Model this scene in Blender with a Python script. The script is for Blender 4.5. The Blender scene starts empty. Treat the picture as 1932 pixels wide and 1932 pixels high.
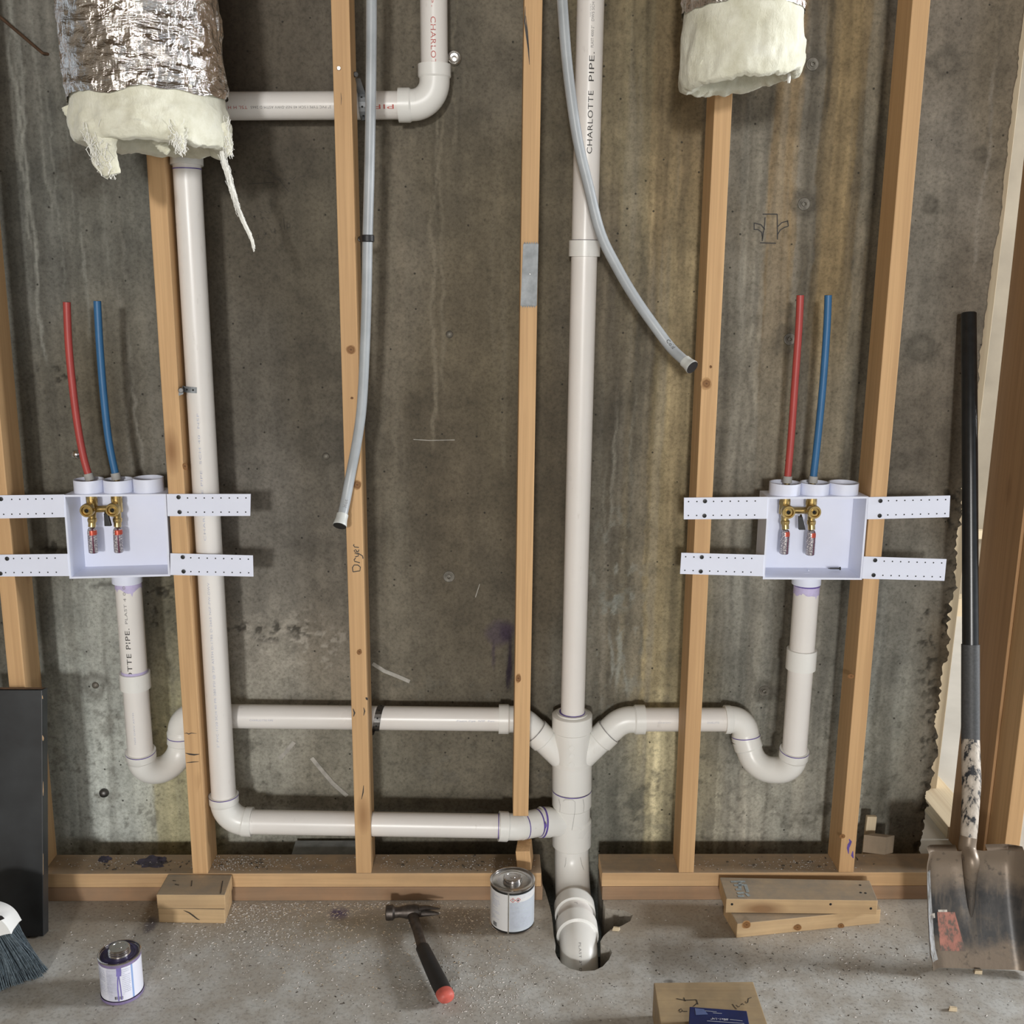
import bpy, bmesh, math, random
import numpy as np
from mathutils import Vector as V, Matrix, noise
random.seed(7)
sc = bpy.context.scene
C = sc.collection

# ---------------------------------------------------------------- camera
F, PIT, YAW, ROL = 1972.04, 0.2214, 0.0180, 0.0082
CAM = V((-0.0414, -2.3512, 1.5309))
_f = V((math.sin(YAW)*math.cos(PIT), math.cos(YAW)*math.cos(PIT), -math.sin(PIT)))
_r = V((math.cos(YAW), -math.sin(YAW), 0)); _u = _r.cross(_f)
RT = math.cos(ROL)*_r + math.sin(ROL)*_u
UP = -math.sin(ROL)*_r + math.cos(ROL)*_u
cd = bpy.data.cameras.new('camera'); cam = bpy.data.objects.new('camera', cd); C.objects.link(cam)
cd.sensor_width = 36; cd.lens = F/1932*36; cd.clip_start = .05; cd.clip_end = 60
m = Matrix.Identity(4)
for i in range(3):
    m[i][0] = RT[i]; m[i][1] = UP[i]; m[i][2] = -_f[i]; m[i][3] = CAM[i]
cam.matrix_world = m
sc.camera = cam

# ---------------------------------------------------------------- light
sc.view_settings.view_transform = 'Standard'
sc.view_settings.look = 'None'
sc.view_settings.gamma = 1
sc.view_settings.exposure = 0.17
sc.view_settings.use_curve_mapping = False
sc.cycles.max_bounces = 6; sc.cycles.diffuse_bounces = 4; sc.cycles.glossy_bounces = 3; sc.cycles.transmission_bounces = 2; sc.cycles.adaptive_threshold = 0.025
w = bpy.data.worlds.new('daylight'); sc.world = w; w.use_nodes = True
w.node_tree.nodes['Background'].inputs[0].default_value = (0.80, 0.90, 1.0, 1)
w.node_tree.nodes['Background'].inputs[1].default_value = 0.62

def area(name, loc, target, sx, sy, power, col):
    ld = bpy.data.lights.new(name, 'AREA'); ld.shape = 'RECTANGLE'; ld.size = sx; ld.size_y = sy
    ld.energy = power; ld.color = col
    o = bpy.data.objects.new(name, ld); C.objects.link(o); o.location = loc
    o.rotation_euler = (V(target)-V(loc)).to_track_quat('-Z', 'Y').to_euler()
    return o
# daylight through the high window and the wide window of the far wall behind the camera,
# and through the wide opening on the right and the windows of the neighbouring room
area('window_daylight', (-0.75, -9.75, 2.62), (-0.05, 0, 0.85), 0.55, 0.55, 345, (1.0, 0.985, 0.955))
area('wide_window_daylight', (0.9, -9.75, 1.6), (0.1, 0, 1.0), 2.4, 1.5, 125, (1.0, 0.985, 0.965))
area('opening_daylight', (8.2, -0.1, 2.75), (0.0, -0.6, 0.0), 1.5, 1.3, 640, (0.96, 0.98, 1.0))
area('next_room_daylight', (2.9, 1.6, 2.2), (1.9, 1.4, 0.0), 1.0, 1.2, 11, (1.0, 0.99, 0.97))

# ---------------------------------------------------------------- placing
def ray(px, py):
    return (px-966)/F*RT - (py-966)/F*UP + _f
def P(px, py, Y):
    d = ray(px, py); return CAM + d*((Y-CAM.y)/d.y)
def PZ(px, py, Z):
    d = ray(px, py); return CAM + d*((Z-CAM.z)/d.z)

# ---------------------------------------------------------------- materials
class NT:
    def __init__(s, name):
        s.m = bpy.data.materials.new(name); s.m.use_nodes = True
        s.t = s.m.node_tree; s.n = s.t.nodes; s.b = s.n['Principled BSDF']
        s.tc = s.n.new('ShaderNodeTexCoord')
    def link(s, a, b): s.t.links.new(a, b)
    def map(s, scale=(1,1,1), loc=(0,0,0), rot=(0,0,0), src=None):
        n = s.n.new('ShaderNodeMapping'); n.inputs[1].default_value = loc; n.inputs[2].default_value = rot; n.inputs[3].default_value = scale
        s.link(src or s.tc.outputs['Object'], n.inputs[0]); return n.outputs[0]
    def noise(s, vec, scale, detail=4, rough=.55, dist=0):
        n = s.n.new('ShaderNodeTexNoise'); n.inputs['Scale'].default_value = scale; n.inputs['Detail'].default_value = detail
        n.inputs['Roughness'].default_value = rough; n.inputs['Distortion'].default_value = dist
        s.link(vec, n.inputs['Vector']); return n.outputs['Fac']
    def vor(s, vec, scale, feat='F1', rnd=1):
        n = s.n.new('ShaderNodeTexVoronoi'); n.inputs['Scale'].default_value = scale; n.feature = feat
        n.inputs['Randomness'].default_value = rnd
        s.link(vec, n.inputs['Vector']); return n
    def ramp(s, fac, stops):
        n = s.n.new('ShaderNodeValToRGB'); e = n.color_ramp.elements
        while len(e) < len(stops): e.new(.5)
        for i, (p, c) in enumerate(stops):
            e[i].position = p
            if not hasattr(c, '__len__'): c = (c, c, c)
            e[i].color = (*c[:3], 1)
        s.link(fac, n.inputs[0]); return n.outputs[0]
    def mix(s, fac, a, b, mode='MIX'):
        n = s.n.new('ShaderNodeMix'); n.data_type = 'RGBA'; n.blend_type = mode
        for i, x in ((0, fac), (6, a), (7, b)):
            if hasattr(x, 'is_linked') or hasattr(x, 'links'): s.link(x, n.inputs[i])
            elif i == 0: n.inputs[0].default_value = x
            else: n.inputs[i].default_value = (*x[:3], 1)
        return n.outputs[2]
    def math(s, op, a, b=0., c=None, clamp=False):
        n = s.n.new('ShaderNodeMath'); n.operation = op; n.use_clamp = clamp
        for i, x in enumerate((a, b) if c is None else (a, b, c)):
            if hasattr(x, 'links'): s.link(x, n.inputs[i])
            else: n.inputs[i].default_value = x
        return n.outputs[0]
    def sep(s, vec):
        n = s.n.new('ShaderNodeSeparateXYZ'); s.link(vec, n.inputs[0]); return n.outputs
    def bump(s, h, strength=.3, dist=.002):
        n = s.n.new('ShaderNodeBump'); n.inputs['Strength'].default_value = strength; n.inputs['Distance'].default_value = dist
        s.link(h, n.inputs['Height']); s.link(n.outputs[0], s.b.inputs['Normal']); return n
    def out(s, col, rough=.8, metal=0, spec=None):
        if hasattr(col, 'links'): s.link(col, s.b.inputs['Base Color'])
        else: s.b.inputs['Base Color'].default_value = (*col[:3], 1)
        if hasattr(rough, 'links'): s.link(rough, s.b.inputs['Roughness'])
        else: s.b.inputs['Roughness'].default_value = rough
        s.b.inputs['Metallic'].default_value = metal
        if spec is not None: s.b.inputs['Specular IOR Level'].default_value = spec
        return s.m

def plain(name, c, rough=.6, metal=0, var=.12, scale=30, bump=0, spec=None):
    t = NT(name); v = t.map()
    f = t.noise(v, scale, 4)
    a = tuple(x*(1-var) for x in c); b = tuple(min(1, x*(1+var)) for x in c)
    col = t.ramp(f, [(.3, a), (.7, b)])
    if bump: t.bump(f, bump, .002)
    return t.out(col, rough, metal, spec)

def spots(t, p, base, items, warp=None):
    """blend stain colours with a shape of their own: (x, z, rx, rz, colour, strength)"""
    xs, ys, zs = t.sep(p)
    for (x, z, rx, rz, col, k) in items:
        dx = t.math('MULTIPLY', t.math('SUBTRACT', xs, x), 1/rx)
        dz = t.math('MULTIPLY', t.math('SUBTRACT', zs, z), 1/rz)
        d = t.math('ADD', t.math('MULTIPLY', dx, dx), t.math('MULTIPLY', dz, dz))
        if warp is not None: d = t.math('ADD', d, t.math('MULTIPLY', t.math('SUBTRACT', warp, .5), 1.6))
        f = t.math('MULTIPLY', t.math('SUBTRACT', 1.15, d, clamp=True), k, clamp=True)
        base = t.mix(f, base, col)
    return base

def concrete_wall():
    t = NT('formed_concrete'); v = t.map()
    at = t.n.new('ShaderNodeAttribute'); at.attribute_name = 'concrete'
    fine = t.noise(v, 130, 3, .7)
    col = t.mix(1.0, at.outputs['Color'], t.ramp(fine, [(.25, (.62, .62, .60)), (.5, (1, 1, 1)), (.75, (1.22, 1.22, 1.22))]), 'MULTIPLY')
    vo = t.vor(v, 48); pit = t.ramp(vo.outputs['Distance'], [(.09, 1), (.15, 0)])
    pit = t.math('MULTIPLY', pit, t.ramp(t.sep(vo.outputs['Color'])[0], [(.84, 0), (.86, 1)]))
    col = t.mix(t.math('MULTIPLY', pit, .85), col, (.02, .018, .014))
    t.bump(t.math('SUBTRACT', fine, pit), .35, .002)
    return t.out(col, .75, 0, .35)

def slab():
    t = NT('slab_concrete'); v = t.map()
    big = t.noise(v, 2.2, 6, .6); med = t.noise(v, 11, 6, .65); fine = t.noise(v, 120, 5, .7)
    col = t.ramp(big, [(.3, (.41, .40, .37)), (.5, (.51, .51, .485)), (.7, (.57, .575, .555))])
    col = t.mix(t.ramp(med, [(.42, .6), (.62, 0)]), col, (.32, .28, .225))
    # trodden-in dust near the wall
    xs, ys, zs = t.sep(v)
    nb = t.math('ADD', ys, t.math('MULTIPLY', t.math('SUBTRACT', big, .5), .35))
    col = t.mix(t.ramp(t.math('ADD', t.math('MULTIPLY', nb, 2.2), .75, clamp=True), [(.25, 0), (.55, .7)]), col, (.33, .28, .215))
    col = t.mix(t.ramp(fine, [(.32, .5), (.5, 0)]), col, (.12, .11, .095))
    def q(px, py): p = PZ(px, py, 0); return p.x, p.y
    def fs(base, items, warp):
        for (px, py, rx, ry, c, k) in items:
            x, y = q(px, py)
            dx = t.math('MULTIPLY', t.math('SUBTRACT', xs, x), 1/rx); dy = t.math('MULTIPLY', t.math('SUBTRACT', ys, y), 1/ry)
            d = t.math('ADD', t.math('ADD', t.math('MULTIPLY', dx, dx), t.math('MULTIPLY', dy, dy)), t.math('MULTIPLY', t.math('SUBTRACT', warp, .5), 2.4))
            base = t.mix(t.math('MULTIPLY', t.math('SUBTRACT', 1.1, d, clamp=True), k, clamp=True), base, c)
        return base
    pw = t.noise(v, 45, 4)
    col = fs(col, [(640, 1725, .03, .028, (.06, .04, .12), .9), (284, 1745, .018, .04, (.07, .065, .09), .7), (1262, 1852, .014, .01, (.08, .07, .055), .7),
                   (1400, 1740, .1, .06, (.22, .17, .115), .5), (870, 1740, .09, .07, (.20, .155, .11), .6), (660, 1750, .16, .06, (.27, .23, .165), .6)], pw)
    vo = t.vor(v, 40); pit = t.math('MULTIPLY', t.ramp(vo.outputs['Distance'], [(.07, 1), (.12, 0)]), t.ramp(t.sep(vo.outputs['Color'])[0], [(.8, 0), (.82, 1)]))
    col = t.mix(t.math('MULTIPLY', pit, .7), col, (.05, .045, .04))
    t.bump(t.math('ADD', t.math('MULTIPLY', med, .5), t.math('MULTIPLY', fine, .4)), .3, .003)
    return t.out(col, .72, 0, .4)

def wood(name, light, dark, knots=True, dirt=0, dust=0):
    t = NT(name)
    oi = t.n.new('ShaderNodeObjectInfo')
    off = t.n.new('ShaderNodeVectorMath'); off.operation = 'ADD'
    cmb = t.n.new('ShaderNodeCombineXYZ')
    r = t.math('MULTIPLY', oi.outputs['Random'], 17.3)
    t.link(r, cmb.inputs[0]); t.link(t.math('MULTIPLY', r, 1.7), cmb.inputs[2])
    t.link(t.tc.outputs['Object'], off.inputs[0]); t.link(cmb.outputs[0], off.inputs[1]); v = off.outputs[0]
    g = t.noise(t.map((28, 28, 1.0), src=v), 1.0, 4, .55, .6)
    g2 = t.noise(t.map((150, 150, 2.5), src=v), 1.0, 3, .6, .3)
    big = t.noise(t.map((3, 3, 1.5), src=v), 1.0, 3)
    mid = tuple((a*.62+b*.38) for a, b in zip(light, dark))
    col = t.ramp(g, [(.28, mid), (.55, light), (.8, tuple(min(1, x*1.08) for x in light))])
    col = t.mix(t.ramp(g2, [(.35, .6), (.55, 0)]), col, mid)
    col = t.mix(t.ramp(big, [(.35, .30), (.6, 0)]), col, tuple(x*.8 for x in light))
    # each board's own tone
    col = t.mix(t.math('MULTIPLY', oi.outputs['Random'], .22), col, tuple(x*.75 for x in light))
    h = g2
    if knots:
        vo = t.vor(t.map((7, 7, 2.4), src=v), 1.0)
        kn = t.math('MULTIPLY', t.ramp(vo.outputs['Distance'], [(.055, 1), (.095, .55), (.16, 0)]), t.ramp(t.sep(vo.outputs['Color'])[0], [(.5, 0), (.52, 1)]))
        col = t.mix(t.math('MULTIPLY', kn, .85), col, dark)
    if dirt:
        d = t.noise(t.map(src=v), 9, 6, .65)
        col = t.mix(t.ramp(d, [(.38, dirt), (.62, dirt*.15)]), col, (.20, .165, .12))
    if dust:
        ge = t.n.new('ShaderNodeNewGeometry'); nz = t.sep(ge.outputs['Normal'])[2]
        dn = t.noise(t.map(src=v), 22, 6, .7)
        f_ = t.math('MULTIPLY', t.ramp(nz, [(.8, 0), (.95, 1)]), t.ramp(dn, [(.3, dust), (.7, dust*.55)]))
        col = t.mix(f_, col, (.235, .205, .165))
    t.bump(h, .12, .001)
    return t.out(col, .62, 0, .3)

WY = 0.205
M = {}
M['wall'] = concrete_wall(); M['slab'] = slab()
M['stud'] = wood('spruce_stud', (.67, .425, .215), (.24, .11, .04))
M['studside'] = wood('aged_stud', (.48, .285, .14), (.16, .07, .025))
M['plate'] = wood('plate_wood', (.68, .44, .23), (.26, .14, .06), True, .18, .85)
M['sill'] = wood('treated_sill', (.43, .26, .15), (.17, .085, .042), False, .4)
M['block'] = wood('offcut_wood', (.64, .45, .25), (.24, .125, .055), True, .22, .95)
M['block2'] = wood('rough_offcut', (.52, .385, .22), (.24, .14, .07), True, .45)
M['pale'] = wood('pale_wood', (.74, .62, .43), (.35, .2, .1), True)
M['dusty'] = wood('dusty_wood', (.40, .315, .225), (.2, .12, .06), False, .7)

def pvc(name, c, marks=.25):
    t = NT(name); v = t.map()
    n = t.noise(v, 6, 4); s = t.noise(t.map((60, 60, 20)), 1.0, 4, .6)
    col = t.ramp(n, [(.3, tuple(x*.95 for x in c)), (.7, c)])
    col = t.mix(t.ramp(s, [(.66, 0), (.75, marks)]), col, (.42, .36, .31))
    return t.out(col, t.ramp(n, [(.3, .27), (.7, .36)]), 0, .45)
M['pvc'] = pvc('white_pvc', (.83, .80, .765)); M['fit'] = pvc('fitting_pvc', (.84, .835, .80), .12)
M['purple'] = plain('purple_primer', (.12, .075, .33), .45, 0, .3, 60)
M['lilac'] = plain('primer_smear', (.56, .50, .74), .4, 0, .12, 60)
M['ink'] = plain('black_ink', (.035, .032, .03), .6, 0, .3, 80)
M['grey_ink'] = plain('grey_ink', (.26, .25, .25), .6, 0, .25, 120)
M['blue_ink'] = plain('faded_blue_ink', (.50, .52, .62), .5, 0, .2, 120)
M['red_ink'] = plain('red_ink', (.50, .12, .10), .55, 0, .25, 120)
M['pencil'] = plain('pencil_line', (.045, .04, .035), .8, 0, .3, 50)
M['pale_scratch'] = plain('pale_scratch', (.42, .40, .36), .9, 0, .25, 50)
M['box'] = plain('white_plastic', (.78, .815, .95), .42, 0, .02, 10)
M['black'] = plain('black_steel', (.012, .012, .012), .45, 0, .3, 80)
M['hole'] = plain('dark_hole', (.012, .012, .012), .9)
M['brass'] = plain('brass', (.56, .41, .17), .3, 1, .2, 40)
M['copper'] = plain('copper', (.48, .24, .13), .3, 1, .15, 40)
M['blackrub'] = plain('black_rubber', (.010, .010, .011), .5, 0, .2, 60)
M['redpex'] = plain('red_pex', (.42, .060, .052), .42, 0, .06, 20)
M['bluepex'] = plain('blue_pex', (.030, .135, .30), .42, 0, .06, 20)
M['greysleeve'] = plain('grey_sleeve', (.40, .39, .37), .6, 0, .08, 40)
M['hose'] = plain('grey_hose', (.38, .405, .425), .38, 0, .14, 14)
M['hosecap'] = plain('hose_cap', (.62, .64, .62), .4, 0, .08, 20)
M['steel'] = plain('galvanised_steel', (.27, .285, .295), .62, .8, .25, 35)
M['tie'] = plain('form_tie_steel', (.15, .138, .115), .55, .35, .4, 90)
M['darksteel'] = plain('dark_strap', (.16, .155, .15), .5, 1, .25, 60)
M['chrome'] = plain('bright_steel', (.75, .74, .72), .16, 1, .08, 30)
M['rust'] = plain('rusty_rebar', (.10, .055, .03), .85, .2, .4, 60, .4)
M['blackboard'] = plain('black_board', (.020, .022, .024), .42, 0, .5, 9)
M['chip'] = plain('chipped_wood', (.45, .30, .17), .8, 0, .3, 60)
M['fibre'] = None

def arrestor():
    t = NT('arrestor_label'); v = t.map(); x, y, z = t.sep(v)
    n = t.noise(t.map((260, 260, 500)), 1.0, 2, .5)
    col = t.ramp(n, [(.42, (.74, .70, .68)), (.50, (.24, .22, .26))])
    side = t.ramp(t.math('ADD', t.math('MULTIPLY', x, 40), .5), [(.60, 0), (.63, 1), (.74, 1), (.78, 0)])
    col = t.mix(side, col, (.13, .04, .07))
    band = t.ramp(t.math('MULTIPLY', z, 1/.062), [(.70, 0), (.72, 1), (.88, 1), (.90, 0)])
    col = t.mix(t.math('MULTIPLY', band, t.ramp(t.math('ADD', t.math('MULTIPLY', x, 40), .5), [(.40, 0), (.43, 1)])), col, (.55, .08, .04))
    return t.out(col, .3, .25)
M['arrestor'] = arrestor()

def foil():
    t = NT('crinkled_foil'); v = t.map()
    a = t.noise(t.map((9, 9, 34)), 1.0, 6, .6, .8); b = t.vor(t.map((34, 34, 70)), 1.0).outputs['Distance']
    c = t.noise(t.map((90, 90, 150)), 1.0, 4, .6, .4)
    h = t.math('ADD', t.math('MULTIPLY', a, 1.2), t.math('ADD', t.math('MULTIPLY', b, .45), t.math('MULTIPLY', c, .22)))
    t.bump(h, .8, .010)
    return t.out((.78, .745, .71), .13, 1)
M['foil'] = foil()
def fibre():
    t = NT('glass_wool'); v = t.map()
    n = t.noise(v, 18, 6, .65); f = t.noise(t.map((120, 120, 60)), 1.0, 5, .7, .8)
    col = t.ramp(n, [(.3, (.62, .60, .46)), (.6, (.80, .79, .66)), (.8, (.85, .85, .76))])
    t.bump(t.math('ADD', n, t.math('MULTIPLY', f, .5)), .5, .008)
    t.b.inputs['Sheen Weight'].default_value = .3
    return t.out(col, .95, 0, .1)
M['fibre'] = fibre()
M['wisp'] = plain('wool_wisp', (.82, .81, .76), .95, 0, .08, 40)

def shovel_mat():
    t = NT('worn_shovel_blade'); v = t.map()
    n = t.noise(v, 9, 6, .65); s = t.noise(t.map((55, 30, 5)), 1.0, 5, .65); f = t.noise(v, 120, 4); sp = t.noise(v, 40, 4, .6)
    col = t.ramp(n, [(.32, (.020, .024, .030)), (.5, (.045, .047, .050)), (.68, (.10, .085, .07))])
    col = t.mix(t.ramp(s, [(.5, 0), (.75, .6)]), col, (.20, .16, .12))
    z = t.sep(v)[2]
    dust = t.ramp(t.math('ADD', t.math('MULTIPLY', z, 3.2), t.math('MULTIPLY', t.math('SUBTRACT', n, .5), .7)), [(.06, .85), (.20, .05), (.42, .1), (.66, .9)])
    col = t.mix(dust, col, (.24, .185, .135))
    col = t.mix(t.ramp(sp, [(.3, .6), (.4, 0)]), col, (.02, .02, .02))
    t.bump(f, .25, .001)
    return t.out(col, .42, .35)
M['blade'] = shovel_mat()
def socket():
    t = NT('chipped_socket'); v = t.map(); n = t.noise(t.map((60, 60, 26)), 1.0, 5, .65)
    col = t.ramp(n, [(.40, (.02, .022, .028)), (.47, (.42, .37, .31)), (.62, (.56, .50, .43))])
    return t.out(col, .5, .1)
M['socket'] = socket()
def sticker(name, c, under):
    t = NT(name); n = t.noise(t.map((60, 60, 30)), 1.0, 5, .65)
    return t.out(t.ramp(n, [(.42, under), (.52, c), (.65, tuple(min(1, x*1.25) for x in c))]), .6)
M['sticker'] = sticker('torn_red_sticker', (.40, .17, .13), (.15, .115, .095))
M['barcode'] = sticker('worn_barcode', (.62, .58, .52), (.25, .22, .2))
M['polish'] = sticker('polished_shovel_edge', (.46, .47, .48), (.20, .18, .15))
M['fibreglass'] = plain('black_fibreglass', (.012, .013, .014), .28, 0, .3, 60)
M['grip'] = plain('charcoal_grip', (.055, .057, .06), .55, 0, .25, 200)
M['headsteel'] = plain('hammer_steel', (.10, .085, .075), .48, .8, .35, 60)
M['redcap'] = plain('red_rubber', (.50, .10, .075), .55, 0, .15, 60)
M['tinlid'] = plain('tin_lid', (.52, .51, .49), .25, 1, .3, 25)
M['tinrim'] = plain('tin_rim', (.60, .585, .58), .22, 1, .1, 20)
M['purplelid'] = plain('primer_stained_lid', (.045, .038, .10), .3, .3, .6, 30)
def label(name, base, cols, lines, vband):
    t = NT(name); v = t.map(); x, y, z = t.sep(v)
    rows = t.math('FRACT', t.math('MULTIPLY', z, lines))
    tx = t.noise(t.map((520, 520, 900)), 1.0, 2, .5)
    ink = t.math('MULTIPLY', t.ramp(rows, [(.42, 0), (.47, 1), (.92, 1), (.96, 0)]), t.ramp(tx, [(.42, 0), (.52, .55)]))
    ang = t.math('ARCTAN2', y, x)
    b = base
    for (a0, a1, c) in vband:
        f = t.math('MULTIPLY', t.math('GREATER_THAN', ang, a0), t.math('LESS_THAN', ang, a1))
        b = t.mix(f, b, c)
    msk = t.math('MULTIPLY', t.ramp(t.math('SINE', t.math('MULTIPLY', ang, cols)), [(.15, 0), (.2, 1)]), t.ramp(z, [(.010, 0), (.012, 1), (.062, 1), (.064, 0)]))
    return t.out(t.mix(t.math('MULTIPLY', ink, msk), b, (.30, .31, .35)), .4)
M['primlabel'] = label('primer_label', (.70, .71, .80), 2.0, 260, [(-1.9, -1.35, (.60, .61, .72)), (-.72, -.62, (.25, .36, .62))])
M['cemlabel'] = label('cement_label', (.68, .68, .68), 1.2, 300, [(-1.72, -.2, (.50, .545, .60))])
M['bluebox'] = plain('blue_carton', (.007, .016, .085), .4, 0, .25, 30)
M['bristle'] = plain('blue_grey_bristle', (.12, .155, .18), .55, 0, .4, 120)
M['broomwhite'] = plain('white_broom_plastic', (.78, .79, .78), .4, 0, .04, 20)
M['chips'] = plain('pale_shavings', (.50, .41, .30), .9, 0, .25, 90)
M['chipwhite'] = plain('pvc_shavings', (.58, .55, .51), .85, 0, .2, 90)
M['chipdark'] = plain('dark_grit', (.07, .06, .05), .9, 0, .4, 90)
M['farfloor'] = plain('next_room_floor', (.62, .585, .52), .6, 0, .1, 4)
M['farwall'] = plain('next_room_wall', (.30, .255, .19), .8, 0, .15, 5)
M['dirt'] = plain('dark_earth', (.04, .033, .026), .95, 0, .4, 30, .5)
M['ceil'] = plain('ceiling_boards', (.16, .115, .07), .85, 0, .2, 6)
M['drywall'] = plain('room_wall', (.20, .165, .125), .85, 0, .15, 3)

# ---------------------------------------------------------------- mesh helpers
WM = {}
def place(o, mw):
    WM[o] = mw
    o.matrix_local = WM[o.parent].inverted() @ mw if o.parent is not None else mw
def link(o, parent=None):
    C.objects.link(o)
    if parent is not None: o.parent = parent
    return o
def mesh(name, vs, fs, mat, parent=None, smooth=False, origin=None, angle=None):
    me = bpy.data.meshes.new(name)
    og = V(origin) if origin is not None else V((0, 0, 0))
    me.from_pydata([tuple(V(v)-og) for v in vs], [], fs)
    me.update()
    me.materials.append(M[mat] if isinstance(mat, str) else mat)
    o = bpy.data.objects.new(name, me); link(o, parent); place(o, Matrix.Translation(og))
    if smooth:
        for p in me.polygons: p.use_smooth = True
        if angle is not None:
            me.set_sharp_from_angle(angle=angle)
    return o
def tag(o, label=None, cat=None, group=None, kind=None):
    if label: o['label'] = label
    if cat: o['category'] = cat
    if group: o['group'] = group
    if kind: o['kind'] = kind
    return o
def empty(name, loc, label=None, cat=None, group=None):
    o = bpy.data.objects.new(name, None); o.empty_display_size = .05; link(o); place(o, Matrix.Translation(V(loc)))
    return tag(o, label, cat, group)

class Path:
    def __init__(s, pts):
        s.p = [V(p) for p in pts]; s.s = [0.]
        for a, b in zip(s.p, s.p[1:]): s.s.append(s.s[-1]+(b-a).length)
        s.L = s.s[-1]
    def at(s, d):
        d = min(max(d, 0), s.L)
        for i in range(len(s.p)-1):
            if d <= s.s[i+1] or i == len(s.p)-2:
                l = s.s[i+1]-s.s[i]; return s.p[i].lerp(s.p[i+1], (d-s.s[i])/l if l else 0)
    def tan(s, d, e=.004):
        a = s.at(d-e); b = s.at(d+e); return (b-a).normalized()
def fillet(pts, R, n=10):
    out = [V(pts[0])]
    for i in range(1, len(pts)-1):
        a, b, c = V(pts[i-1]), V(pts[i]), V(pts[i+1])
        d1 = (a-b).normalized(); d2 = (c-b).normalized(); ang = d1.angle(d2)
        r = R[i-1] if hasattr(R, '__len__') else R
        t = min(r/math.tan(ang/2), (a-b).length*.92, (c-b).length*.92); r = t*math.tan(ang/2)
        bis = (d1+d2).normalized(); cen = b + bis*(r/math.sin(ang/2))
        s, e = b+d1*t-cen, b+d2*t-cen; tot = s.angle(e); ax = s.cross(e).normalized()
        for k in range(n+1):
            out.append(cen + Matrix.Rotation(tot*k/n, 3, ax) @ s)
    out.append(V(pts[-1])); return out
def sweep(path, st, n=28, cap=True, flat=None):
    """surface round a path; st = [(distance, radius), ...]"""
    if not isinstance(path, Path): path = Path(path)
    S = [(d, r) for d, r in st]
    extra = [x for x in path.s if st[0][0] < x < st[-1][0] and all(abs(x-d) > 1e-5 for d, _ in st)]
    for x in extra:
        for (d0, r0), (d1, r1) in zip(st, st[1:]):
            if d0 < x < d1: S.append((x, r0+(r1-r0)*(x-d0)/(d1-d0))); break
    order = sorted(range(len(S)), key=lambda i: (S[i][0], i)); S = [S[i] for i in order]
    vs, fs = [], []; t0 = path.tan(S[0][0]); u = t0.orthogonal().normalized()
    if abs(t0.x) < .95: u = (V((1, 0, 0)) - t0*t0.x).normalized()
    for k, (d, r) in enumerate(S):
        t = path.tan(d); q = t0.rotation_difference(t); u = q @ u; u = (u-t*u.dot(t)).normalized(); t0 = t
        w_ = t.cross(u); p = path.at(d)
        ru, rw = (r, r) if flat is None else (r, r*flat)
        for j in range(n):
            a = 2*math.pi*j/n; vs.append(p+u*(ru*math.cos(a))+w_*(rw*math.sin(a)))
        if k:
            b = k*n
            for j in range(n):
                j2 = (j+1) % n; fs.append((b-n+j, b-n+j2, b+j2, b+j))
    if cap:
        fs.append(tuple(range(n-1, -1, -1))); b = (len(S)-1)*n; fs.append(tuple(range(b, b+n)))
    return vs, fs
def tube(name, pts, r, mat, parent=None, n=24, st=None, flat=None, origin=None):
    p = pts if isinstance(pts, Path) else Path(pts)
    vs, fs = sweep(p, st or [(0, r), (p.L, r)], n, True, flat)
    return mesh(name, vs, fs, mat, parent, True, origin, .7)
def lathe(name, prof, base, mat, parent=None, n=40, axis=V((0, 0, 1)), origin=None):
    """prof = [(radius, height)] round an axis through base"""
    q = V((0, 0, 1)).rotation_difference(axis); vs, fs = [], []
    for k, (r, h) in enumerate(prof):
        for j in range(n):
            a = 2*math.pi*j/n; vs.append(V(base)+q @ V((r*math.cos(a), r*math.sin(a), h)))
        if k:
            b = k*n
            for j in range(n): fs.append((b-n+j, b-n+(j+1) % n, b+(j+1) % n, b+j))
    fs.append(tuple(range(n-1, -1, -1))); b = (len(prof)-1)*n; fs.append(tuple(range(b, b+n)))
    return mesh(name, vs, fs, mat, parent, True, origin if origin is not None else base, .6)
def bevel(o, wd, seg=2):
    m_ = o.modifiers.new('bevel', 'BEVEL'); m_.width = wd; m_.segments = seg; m_.limit_method = 'ANGLE'; return o
def hexa(name, c8, mat, parent=None, bev=.0015, origin=None):
    """box from 8 corners: bottom four then top four, same turn"""
    fs = [(3, 2, 1, 0), (4, 5, 6, 7), (0, 1, 5, 4), (1, 2, 6, 5), (2, 3, 7, 6), (3, 0, 4, 7)]
    og = origin if origin is not None else sum((V(c) for c in c8), V())/8
    o = mesh(name, c8, fs, mat, parent, False, og)
    me = o.data; bm = bmesh.new(); bm.from_mesh(me); bmesh.ops.recalc_face_normals(bm, faces=bm.faces)
    if bev: bmesh.ops.bevel(bm, geom=bm.edges[:], offset=bev, segments=2, affect='EDGES', profile=.6)
    bm.to_mesh(me); bm.free(); return o
def boxx(name, x0, x1, y0, y1, z0, z1, mat, parent=None, bev=.0015):
    return hexa(name, [(x0, y0, z0), (x1, y0, z0), (x1, y1, z0), (x0, y1, z0), (x0, y0, z1), (x1, y0, z1), (x1, y1, z1), (x0, y1, z1)], mat, parent, bev)
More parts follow.
